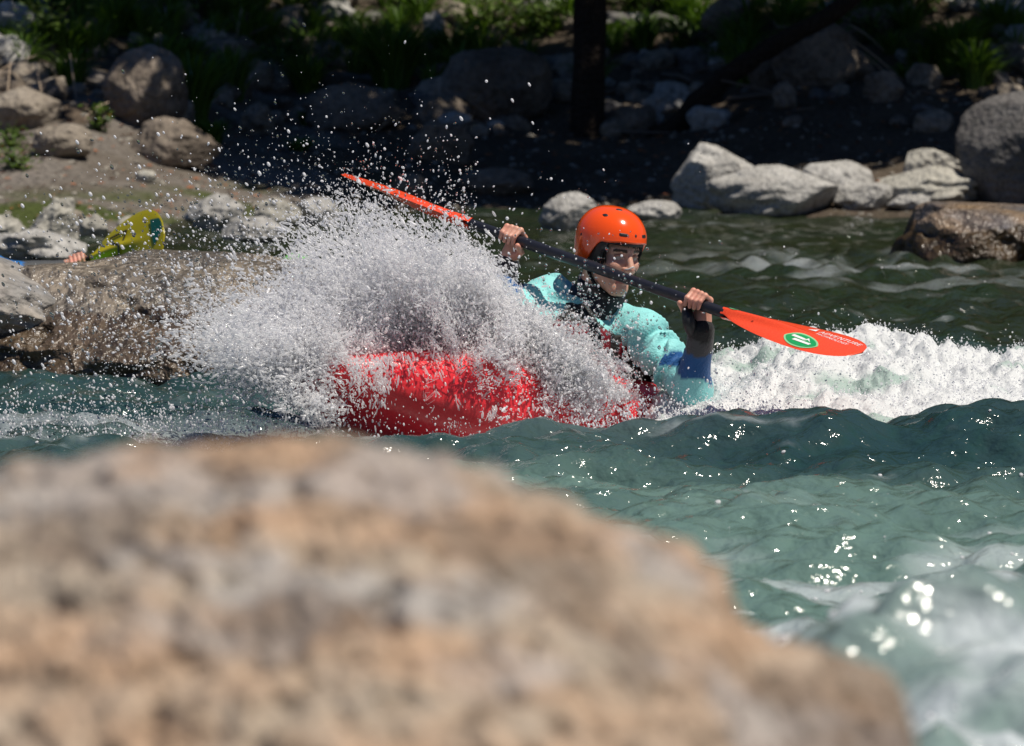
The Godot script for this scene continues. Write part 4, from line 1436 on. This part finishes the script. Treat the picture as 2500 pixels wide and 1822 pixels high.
func head_colour(p: Vector3) -> Color:
	var c := Color(0.60, 0.34, 0.25)
	var t := nb.get_noise_3dv(p * 900.0)
	c = c.lerp(Color(0.56, 0.24, 0.18), clampf(0.35 * exp(-pow((Vector3(absf(p.x), p.y, p.z) - Vector3(0.042, -0.03, 0.075)).length() / 0.025, 2.0)) + 0.12 * t, 0.0, 1.0))
	if p.z > 0.07 and absf(p.x) < 0.024 and p.y < -0.056 and p.y > -0.082: c = Color(0.42, 0.15, 0.13)
	if absf(p.y - 0.021 + 0.12 * absf(absf(p.x) - 0.03)) < 0.0042 and absf(p.x) > 0.012 and absf(p.x) < 0.05 and p.z > 0.04: c = Color(0.05, 0.03, 0.02)
	return c

func shell_point(dir_az: float, th: float, rr: Vector3, c: Vector3) -> Vector3:
	var y := cos(th)
	var ra := pow(sin(th), 0.86) if th < PI * 0.5 else 1.0 - 0.10 * pow((th - PI * 0.5), 2.0)
	return c + Vector3(sin(dir_az) * ra * rr.x, y * rr.y, cos(dir_az) * ra * rr.z)

func shell(rim: Callable, rr: Vector3, c: Vector3, thick: float) -> ArrayMesh:
	var s := Shape.new()
	var na_ := 96
	var nt := 26
	for side in 2:
		for j in nt + 1:
			for i in na_:
				var az := TAU * i / na_ - PI
				var y_end: float = rim.call(absf(az))
				var th_end := acos(clampf((y_end - c.y) / rr.y, -0.98, 0.98))
				var th := th_end * maxf(float(j) / nt, 0.004)
				var p := shell_point(az, th, rr, c)
				if side == 1: p = c + (p - c) * (1.0 - thick / rr.x)
				elif j == nt: p = c + (p - c) * 1.012
				s.v.append(p)
	var per := (nt + 1) * na_
	for j in nt:
		for i in na_:
			var a := j * na_ + i
			var b := j * na_ + (i + 1) % na_
			s.quad(a, a + na_, b + na_, b)
			s.quad(per + a, per + b, per + b + na_, per + a + na_)
	for i in na_:
		var a := nt * na_ + i
		var b := nt * na_ + (i + 1) % na_
		s.quad(a, per + a, per + b, b)
	return mesh_of(s.v, s.i)

func patch(az: float, th: float, wide: float, tall: float, rr: Vector3, c: Vector3, power := 2.0) -> ArrayMesh:
	# an oval slot following the shell, just proud of it
	var s := Shape.new()
	var rings := 4
	var n := 24
	s.v.append(shell_point(az, th, rr * 1.012, c))
	for k in rings:
		var f := float(k + 1) / rings
		for j in n:
			var a := TAU * j / n
			var ux := signf(cos(a)) * pow(absf(cos(a)), 2.0 / power) * wide * f
			var uy := signf(sin(a)) * pow(absf(sin(a)), 2.0 / power) * tall * f
			s.v.append(shell_point(az + ux / (rr.z * maxf(sin(th), 0.2)), th - uy / rr.y, rr * (1.012 if k < rings - 1 else 1.0), c))
	for j in n: s.i.append_array(PackedInt32Array([0, 1 + j, 1 + (j + 1) % n]))
	for k in rings - 1:
		for j in n:
			var a := 1 + k * n + j
			var b := 1 + k * n + (j + 1) % n
			s.quad(a, a + n, b + n, b)
	return mesh_of(s.v, s.i)

func hand_field(wrist: Vector3, grip: Vector3, s: Vector3, rs: float, thumb_side: float) -> Array:
	# bones of a hand whose fingers close over the shaft towards the camera; the palm lies behind the shaft
	var up := (Vector3(0, 1, 0) - s * s.y).normalized()
	var ww := s.cross(up)
	if ww.z < 0.0: ww = -ww
	var on := func(t: float, deg: float, rad: float) -> Vector3:
		return grip + s * t + (ww * cos(deg_to_rad(deg)) + up * sin(deg_to_rad(deg))) * rad
	var fingers := []
	var palm := []
	var lens_ := [0.94, 1.04, 1.0, 0.82]
	for k in 4:
		var t := (0.0225 - 0.0152 * k) * thumb_side
		var l: float = lens_[k]
		var mcp: Vector3 = on.call(t, 168.0 - 6.0 * k, rs + 0.014)
		var pip: Vector3 = on.call(t + 0.001, 92.0 - 4.0 * k, rs + 0.0105 + 0.004 * l)
		var dip: Vector3 = on.call(t - 0.001, 28.0 - 8.0 * (l - 0.9) * 6.0, rs + 0.0085)
		var tipp: Vector3 = on.call(t - 0.002, -22.0 - 60.0 * (l - 0.9), rs + 0.007)
		fingers.append([mcp, pip, 0.0088, 0.0078])
		fingers.append([pip, dip, 0.0076, 0.0070])
		fingers.append([dip, tipp, 0.0070, 0.0058])
		fingers.append([pip, pip + (pip - grip - s * t).normalized() * 0.001, 0.0085, 0.0081])
		palm.append([mcp, wrist.lerp(mcp, 0.25) - ww * 0.004, 0.0098, 0.0145])
	palm.append([wrist, wrist.lerp(grip - ww * 0.03, 0.35), 0.024, 0.023])
	var tb: Vector3 = wrist.lerp(grip, 0.35) + s * 0.022 * thumb_side
	var tm: Vector3 = on.call(0.038 * thumb_side, -95.0, rs + 0.016)
	var tt: Vector3 = on.call(0.041 * thumb_side, -20.0, rs + 0.011)
	fingers.append([tb, tm, 0.0135, 0.0098])
	fingers.append([tm, tt, 0.0098, 0.0078])
	return [fingers, palm]

func make_hand(wrist: Vector3, grip: Vector3, s: Vector3, rs: float, thumb: float, below: Vector3) -> Shape:
	var fb := hand_field(wrist, grip, s, rs, thumb)
	var fingers: Array = fb[0]
	var palm: Array = fb[1]
	palm.append([wrist, below, 0.026, 0.027])
	var lo := Vector3(1e3, 1e3, 1e3)
	var hi := -lo
	for b in fingers + palm:
		for e in 2:
			lo = lo.min(b[e] - Vector3.ONE * 0.04)
			hi = hi.max(b[e] + Vector3.ONE * 0.04)
	var f := func(p: Vector3) -> float:
		var d := bones(p, palm, 0.016)
		for k in 4:
			var fd := bones(p, fingers.slice(k * 4, k * 4 + 4), 0.003)
			d = smin(d, fd, 0.004)
		return smin(d, bones(p, fingers.slice(16), 0.004), 0.006)
	return nets(f, lo, hi, 0.0026)

func skin_tone(p: Vector3) -> Color:
	return Color(0.62, 0.34, 0.25).lerp(Color(0.66, 0.26, 0.19), clampf(0.4 + 0.8 * nb.get_noise_3dv(p * 600.0), 0.0, 1.0))

func build_paddler() -> void:
	var hc := at(1490, 616, 0.03)
	var hb := Basis.from_euler(Vector3(deg_to_rad(9), deg_to_rad(37), deg_to_rad(-5)), EULER_ORDER_YXZ).scaled(Vector3.ONE * 0.95)
	var hx := Transform3D(hb, hc)
	var person := thing("person", Vector3(0.14, 0, 0), "person in orange helmet and turquoise jacket paddling the red kayak", "person")
	person.position = Vector3.ZERO
	# --- body: head, neck and both hands in one skin
	var s := nets(head_field, Vector3(-0.11, -0.22, -0.13), Vector3(0.11, 0.14, 0.14), 0.0034)
	var skin := Shape.new()
	for p in s.v:
		skin.v.append(hx * p)
		skin.c.append(head_colour(p))
	skin.i.append_array(s.i)
	var wrist_l := at(1712, 806, 0.315)
	var elbow_l := at(1688, 952, 0.20)
	var should_l := at(1566, 812, 0.05)
	var wrist_r := at(1238, 640, -0.07)
	var elbow_r := at(1205, 775, 0.06)
	var should_r := at(1352, 728, -0.09)
	for h in [[wrist_l, hand_l, elbow_l, -1.0], [wrist_r, hand_r, elbow_r, 1.0]]:
		var hs := make_hand(h[0], h[1], shaft_dir, 0.0162, h[3], h[0].lerp(h[2], 0.3))
		var first := skin.v.size()
		skin.v.append_array(hs.v)
		for p in hs.v: skin.c.append(skin_tone(p))
		for q in hs.i: skin.i.append(q + first)
	put("body", mesh_of(skin.v, skin.i, skin.c), mats.skin, person)
	# --- face details
	var eyes := Shape.new()
	for sx in [-1.0, 1.0]:
		var e := put("eye", ball(hx * Vector3(0.030 * sx, 0.0, 0.073), Vector3.ONE * 0.0115), mats.eye_white, person)
		var ir := put("iris", ball(hx * Vector3(0.030 * sx + 0.002, 0.0, 0.0795), Vector3(0.0058, 0.0058, 0.0045), hb.orthonormalized()), mats.eye_iris, e)
		ir.set_meta("label", "dark iris")
		var lid := PackedVector3Array()
		for k in 9:
			var t := -1.0 + k / 4.0
			lid.append(hx * Vector3(0.030 * sx + t * 0.0135, 0.0055 - 0.004 * t * t, 0.0825 - 0.004 * t * t - 0.003 * t * sx))
		put("eyelid", tube(lid, tapered(9, 0.0042), 6), mats.skin_lid, person)
	put("nose_clip", tube(curve([hx * Vector3(-0.016, -0.033, 0.104), hx * Vector3(-0.011, -0.03, 0.114), hx * Vector3(0, -0.022, 0.119), hx * Vector3(0.011, -0.03, 0.114), hx * Vector3(0.016, -0.033, 0.104)], 4), tapered(17, 0.0024), 6), mats.clip_grey, person)
	put("clip_cord", tube(curve([hx * Vector3(0.012, -0.03, 0.113), hx * Vector3(0.03, -0.045, 0.1), hx * Vector3(0.034, -0.08, 0.085), hx * Vector3(0.05, -0.1, 0.06)], 4), tapered(13, 0.0012), 5), mats.black_webbing, person)
	# --- helmet
	var rr := Vector3(0.101, 0.098, 0.120)
	var cc := Vector3(0, 0.042, -0.008)
	var hm := Node3D.new()
	hm.name = "helmet"
	person.add_child(hm)
	hm.transform = hx
	var rim := func(a: float) -> float:
		var y := lerpf(0.046, -0.034, ss(0.95, 1.55, a))
		y += 0.016 * ss(1.9, 2.5, a) - 0.006 * ss(0.4, 0.9, a) * ss(1.2, 0.9, a)
		return y
	var sh := put("helmet_shell", shell(rim, rr, cc, 0.007), mats.orange_shell, hm)
	sh.set_meta("label", "glossy orange shell")
	var rim2 := func(a: float) -> float:
		var y := lerpf(0.036, -0.062, ss(0.75, 1.15, a))
		return y
	put("helmet_liner", shell(rim2, rr * 0.925, cc + Vector3(0, -0.002, -0.002), 0.012), mats.black_rubber, hm)
	for q in [[-0.42, 1.28, 0.0155, 0.0048, 6.0], [0.42, 1.28, 0.0155, 0.0048, 6.0], [-1.15, 0.72, 0.010, 0.0065, 1.5], [-0.5, 0.30, 0.010, 0.006, 2.0], [1.15, 0.72, 0.010, 0.0065, 1.5], [-1.75, 1.55, 0.004, 0.005, 2.0], [0.0, 1.27, 0.0052, 0.0065, 1.0], [-2.3, 1.2, 0.012, 0.005, 5.0]]:
		put("vent", patch(q[0], q[1], q[2], q[3], rr, cc, q[4]), mats.black_rubber, hm)
	for sx in [-1.0, 1.0]:
		put("chin_strap", tube(curve([Vector3(0.078 * sx, -0.03, -0.01), Vector3(0.07 * sx, -0.075, 0.012), Vector3(0.04 * sx, -0.118, 0.04), Vector3(0.0, -0.128, 0.05)], 5), tapered(16, 0.006), 6), mats.black_webbing, hm)
	# hair escaping under the helmet
	var hr := Shape.new()
	var r := RandomNumberGenerator.new()
	r.seed = 12
	for k in 46:
		var sx := -1.0 if k % 3 else 1.0
		var a := Vector3(sx * r.randf_range(0.05, 0.075), 0.03, r.randf_range(0.02, 0.055))
		var b := a + Vector3(sx * r.randf_range(-0.006, 0.008), -r.randf_range(0.03, 0.075), r.randf_range(-0.012, 0.012))
		tube_into(hr, PackedVector3Array([hx * a, hx * ((a + b) * 0.5 + Vector3(sx * 0.006, 0, 0.006)), hx * b]), PackedFloat32Array([0.0018, 0.0015, 0.0006]), 4)
	for k in 10:
		var a := Vector3(r.randf_range(-0.02, 0.05), 0.05, 0.085)
		tube_into(hr, PackedVector3Array([hx * a, hx * (a + Vector3(0.006, -0.015, 0.008)), hx * (a + Vector3(r.randf_range(-0.012, 0.012), -0.034, 0.002))]), PackedFloat32Array([0.0012, 0.001, 0.0004]), 4)
	put("hair", mesh_of(hr.v, hr.i), mats.hair, person)
	# --- jacket
	var neck := at(1448, 742, -0.02)
	var pelvis := at(1385, 1030, -0.02)
	var spine := (neck - pelvis).normalized()
	var tf := Vector3(sin(deg_to_rad(34)), 0, cos(deg_to_rad(34)))
	tf = (tf - spine * tf.dot(spine)).normalized()
	var tr := spine.cross(tf)
	var torso := Transform3D(Basis(tr, spine, tf), pelvis)
	var inv := torso.affine_inverse()
	var tall := (neck - pelvis).length()
	var body_d := func(p: Vector3, fat: float) -> float:
		var q := inv * p
		var t := clampf(q.y / tall, 0.0, 1.0)
		var rx := lerpf(0.135, 0.165, ss(0.1, 0.7, t)) * lerpf(1.0, 0.55, ss(0.82, 1.0, t)) + fat
		var rz := lerpf(0.10, 0.115, ss(0.1, 0.7, t)) * lerpf(1.0, 0.55, ss(0.8, 1.0, t)) + fat
		var e := Vector2(q.x / rx, q.z / rz)
		var d2 := (pow(pow(absf(e.x), 2.5) + pow(absf(e.y), 2.5), 0.4) - 1.0) * minf(rx, rz)
		return maxf(d2, maxf(-q.y - 0.05, q.y - tall - fat))
	var arms := [[should_l, elbow_l, 0.068, 0.052], [elbow_l, wrist_l, 0.053, 0.036], [should_r, elbow_r, 0.068, 0.052], [elbow_r, wrist_r, 0.053, 0.036], [neck + tr * 0.05 - spine * 0.03, should_l, 0.05, 0.06], [neck - tr * 0.05 - spine * 0.03, should_r, 0.05, 0.06]]
	var ua := (elbow_l - should_l).normalized()
	var ub := (elbow_r - should_r).normalized()
	var fold := func(p: Vector3) -> float:
		# creases round the arms and slack in the cloth
		var la := (p - should_l).dot(ua)
		var lb := (p - should_r).dot(ub)
		var w := na.get_noise_3dv(p * 330.0) * 1.4
		var near_l := ss(0.14, 0.06, absf(la - 0.10))
		return 0.015 * sin(la * 62.0 + w * 2.4 + (p - should_l).dot(tf) * 60.0) * near_l + 0.006 * sin(lb * 90.0 + w * 3.0) * ss(0.2, 0.05, p.distance_to(should_r)) + 0.010 * nb.get_noise_3dv(p * 150.0)
	var jf := func(p: Vector3) -> float:
		var d: float = smin(body_d.call(p, 0.0), bones(p, arms, 0.03), 0.05)
		if d > 0.06: return d - 0.01
		return d + fold.call(p)
	var js := nets(jf, at(1120, 1100, -0.3).min(elbow_r - Vector3.ONE * 0.12), at(1790, 600, 0.45), 0.0105)
	var jc := func(p: Vector3) -> Color:
		var turq := Color(0.27, 0.66, 0.66)
		var fl := (p - elbow_l).dot((wrist_l - elbow_l).normalized()) / (wrist_l - elbow_l).length()
		var dl := cap(p, elbow_l, wrist_l, 0.053, 0.036)
		var du := cap(p, should_l, elbow_l, 0.068, 0.052)
		if dl < 0.025:
			var k := fl + 0.10 * sin((p - elbow_l).dot(tr) * 40.0)
			if fl > 0.93: return Color(0.012, 0.012, 0.013)
			if fl > 0.70: return Color(0.06, 0.06, 0.065)
			if k > 0.26: return Color(0.008, 0.085, 0.26)
		if du < 0.03 and (p - should_l).dot(ua) > 0.15 and p.y > elbow_l.y + 0.07: return Color(0.008, 0.085, 0.26)
		var fr := (p - elbow_r).dot((wrist_r - elbow_r).normalized()) / (wrist_r - elbow_r).length()
		if cap(p, elbow_r, wrist_r, 0.053, 0.036) < 0.025:
			if fr > 0.6: return Color(0.03, 0.03, 0.034)
			if fr > 0.2: return Color(0.008, 0.085, 0.26)
		return turq
	var jk := put("jacket", coloured(js, jc), mats.cloth, person)
	jk.set_meta("label", "turquoise paddling jacket with blue and black forearms")
	put("collar", tube(curve([neck + spine * -0.02, neck + spine * 0.03 + Vector3(0.012, 0, 0.01), neck.lerp(hc, 0.5)], 4), PackedFloat32Array([0.10, 0.098, 0.09, 0.085, 0.078, 0.073, 0.07, 0.069, 0.068]), 24), mats.black_rubber, person)
	# --- life vest: panels over the jacket
	var vf := func(p: Vector3) -> float:
		var q := inv * p
		var y := q.y / tall
		var d: float = body_d.call(p, 0.036)
		var inner: float = body_d.call(p, 0.012)
		d = maxf(d, -inner)
		# arm and neck openings
		d = maxf(d, -cap(q, Vector3(0.26, tall * 0.80, 0), Vector3(0.10, tall * 0.86, 0), 0.11, 0.05))
		d = maxf(d, -cap(q, Vector3(-0.26, tall * 0.80, 0), Vector3(-0.10, tall * 0.86, 0), 0.11, 0.05))
		d = maxf(d, -cap(q, Vector3(0, tall + 0.02, 0.02), Vector3(0, tall - 0.02, 0.1), 0.075, 0.06))
		d = maxf(d, y * tall - tall * 0.985)
		d = maxf(d, tall * 0.24 - q.y)
		return d + 0.004 * nb.get_noise_3dv(p * 260.0)
	var vs := nets(vf, at(1150, 1100, -0.3), at(1640, 690, 0.32), 0.0095)
	var vc := func(p: Vector3) -> Color:
		var q := inv * p
		var y := q.y / tall
		var black := Color(0.016, 0.016, 0.018)
		var maroon := Color(0.22, 0.010, 0.022)
		if q.z < 0.02: return maroon if absf(q.x) < 0.1 else black
		if y > 0.84: return black
		if absf(q.x) < 0.012 + 0.01 * y: return black
		if absf(y - 0.52) < 0.028 or y < 0.3: return black
		if q.x > 0.075: return black
		return maroon
	var vest := put("life_vest", coloured(vs, vc), mats.cloth, person)
	vest.set_meta("label", "maroon and black buoyancy vest")
	for q in [[-0.07, 0.0], [0.07, 0.0]]:
		var pts := []
		for k in 6:
			var y := lerpf(0.62, 0.97, k / 5.0)
			pts.append(torso * Vector3(q[0] * lerpf(1.0, 1.2, k / 5.0), y * tall, (0.157 - 0.10 * ss(0.75, 1.0, y))))
		put("shoulder_strap", tube(curve(pts, 4), tapered(21, 0.016), 8), mats.black_webbing, person)
	put("waist_strap", tube(curve([torso * Vector3(-0.16, 0.10, 0.10), torso * Vector3(0.0, 0.10, 0.155), torso * Vector3(0.16, 0.10, 0.10)], 6), tapered(13, 0.014), 8), mats.black_webbing, person)
	# glove band on the near hand
	var gb := wrist_l.lerp(hand_l, 0.45) + Vector3(-0.016, -0.004, 0.012)
	put("palm_strap", tube(curve([wrist_l.lerp(elbow_l, 0.06) + Vector3(-0.02, 0, 0.008), gb + Vector3(-0.014, -0.006, 0.004), hand_l - shaft_dir * 0.036 + Vector3(0.0, -0.026, 0.0)], 5), PackedFloat32Array([0.018, 0.0185, 0.019, 0.0195, 0.0195, 0.019, 0.0185, 0.018, 0.017, 0.015, 0.013]), 10), mats.black_rubber, person)
	build_second_paddler()

func build_second_paddler() -> void:
	var wrist := at(160, 655, -4.5)
	var hand := at(192, 643, -4.45)
	var elbow := Vector3(wrist.x - 0.24, 0.19, -4.42)
	var sh := Vector3(wrist.x - 0.46, 0.40, -4.55)
	var hips := Vector3(-2.25, 0.06, -4.62)
	var hd := Vector3(-2.22, 0.74, -4.6)
	var p := thing("person", Vector3.ZERO, "person in a blue jacket reaching out behind the long broad rock", "person")
	var dir := (at(228, 630, -4.45) - hand).normalized()
	var hs := make_hand(wrist, hand, dir, 0.015, -1.0, wrist.lerp(elbow, 0.15))
	var hdb := Basis.from_euler(Vector3(0, deg_to_rad(55), 0))
	var s := nets(head_field, Vector3(-0.11, -0.22, -0.13), Vector3(0.11, 0.14, 0.14), 0.007)
	var skin := Shape.new()
	for q in s.v:
		skin.v.append(hdb * q + hd)
		skin.c.append(head_colour(q))
	skin.i.append_array(s.i)
	var first := skin.v.size()
	skin.v.append_array(hs.v)
	for q in hs.v: skin.c.append(skin_tone(q))
	for q in hs.i: skin.i.append(q + first)
	put("body", mesh_of(skin.v, skin.i, skin.c), mats.skin, p)
	var sh2 := Vector3(hips.x - 0.2, 0.42, -4.7)
	var list := [[sh, elbow, 0.062, 0.05], [elbow, wrist, 0.05, 0.034], [hips, hips + Vector3(0, 0.34, 0), 0.15, 0.16], [hips + Vector3(0, 0.4, 0), sh, 0.09, 0.07], [hips + Vector3(0, 0.4, 0), sh2, 0.09, 0.07], [sh2, sh2 + Vector3(0.05, -0.26, 0.12), 0.06, 0.05], [hips + Vector3(0, 0.36, 0), hd - Vector3(0, 0.13, 0), 0.09, 0.06]]
	var jf := func(q: Vector3) -> float: return bones(q, list, 0.05) + 0.008 * nb.get_noise_3dv(q * 160.0)
	var js := nets(jf, Vector3(-2.75, -0.15, -4.95), Vector3(wrist.x + 0.06, 0.72, -4.25), 0.016)
	var jc := func(q: Vector3) -> Color:
		var t := (q - elbow).dot((wrist - elbow).normalized()) / (wrist - elbow).length()
		return Color(0.06, 0.065, 0.07) if t > 0.36 and q.x > elbow.x else Color(0.01, 0.14, 0.42)
	put("jacket", coloured(js, jc), mats.cloth, p)
	var rim := func(a: float) -> float: return lerpf(0.046, -0.034, ss(0.95, 1.55, a))
	var hm := put("helmet", shell(rim, Vector3(0.101, 0.098, 0.12), Vector3(0, 0.042, -0.008), 0.007), mats.black_rubber, p)
	hm.transform = Transform3D(hdb, hd)

# ---------------------------------------------------------------- everything
func _ready() -> void:
	rng.seed = 7
	na.noise_type = FastNoiseLite.TYPE_SIMPLEX_SMOOTH
	na.fractal_type = FastNoiseLite.FRACTAL_NONE
	na.frequency = 0.03
	na.seed = 4
	nb.noise_type = FastNoiseLite.TYPE_SIMPLEX_SMOOTH
	nb.fractal_type = FastNoiseLite.FRACTAL_FBM
	nb.fractal_octaves = 4
	nb.frequency = 0.02
	nb.seed = 14
	nc.noise_type = FastNoiseLite.TYPE_SIMPLEX_SMOOTH
	nc.fractal_type = FastNoiseLite.FRACTAL_RIDGED
	nc.fractal_octaves = 3
	nc.frequency = 0.02
	nc.seed = 24
	# camera
	var cam := Camera3D.new()
	cam.name = "camera"
	add_child(cam)
	cam.position = EYE
	cam.rotation = Vector3(-PITCH, 0, 0)
	var lens := CameraAttributesPhysical.new()
	lens.frustum_focal_length = 12.0 / (911.0 / FOCAL)
	lens.frustum_near = 0.3
	lens.frustum_far = 400.0
	lens.exposure_aperture = 7.4
	lens.frustum_focus_distance = 15.85
	cam.attributes = lens
	cam.current = true
	# sky and exposure
	var env := Environment.new()
	env.background_mode = Environment.BG_SKY
	env.sky = Sky.new()
	var sky := ProceduralSkyMaterial.new()
	sky.sky_top_color = Color(0.17, 0.28, 0.46)
	sky.sky_horizon_color = Color(0.46, 0.53, 0.60)
	sky.sky_curve = 0.12
	sky.ground_bottom_color = Color(0.10, 0.10, 0.08)
	sky.ground_horizon_color = Color(0.3, 0.32, 0.3)
	sky.sun_angle_max = 12.0
	env.sky.sky_material = sky
	env.tonemap_mode = Environment.TONE_MAPPER_LINEAR
	env.tonemap_exposure = 1.05
	env.sdfgi_enabled = true
	env.ssao_enabled = true
	env.ssil_enabled = true
	var we := WorldEnvironment.new()
	we.name = "environment"
	we.environment = env
	add_child(we)
	# sun
	var sun := DirectionalLight3D.new()
	sun.name = "sun"
	sun.light_color = Color(1.0, 0.965, 0.91)
	sun.light_energy = 1.5
	sun.light_angular_distance = 0.5
	sun.shadow_enabled = true
	add_child(sun)
	sun.look_at_from_position(Vector3(0.36, 0.89, 0.25), Vector3.ZERO, Vector3.FORWARD)
	# the place
	make_materials()
	var lid := mat("skin_lid", lin(0.34, 0.17, 0.12), 0.5)
	drop_mesh = mesh_of(cube_sphere(2)[0], cube_sphere(2)[1])
	var t0 := Time.get_ticks_msec()
	build_ground()
	build_water()
	print("ground, water ", Time.get_ticks_msec() - t0)
	build_stones()
	build_small_stones()
	print("stones ", Time.get_ticks_msec() - t0)
	build_trees()
	build_plants()
	build_driftwood()
	print("plants ", Time.get_ticks_msec() - t0)
	build_kayak()
	build_paddles()
	build_paddler()
	print("people ", Time.get_ticks_msec() - t0)
	build_foam()
	build_spray()
	print("spray ", Time.get_ticks_msec() - t0)
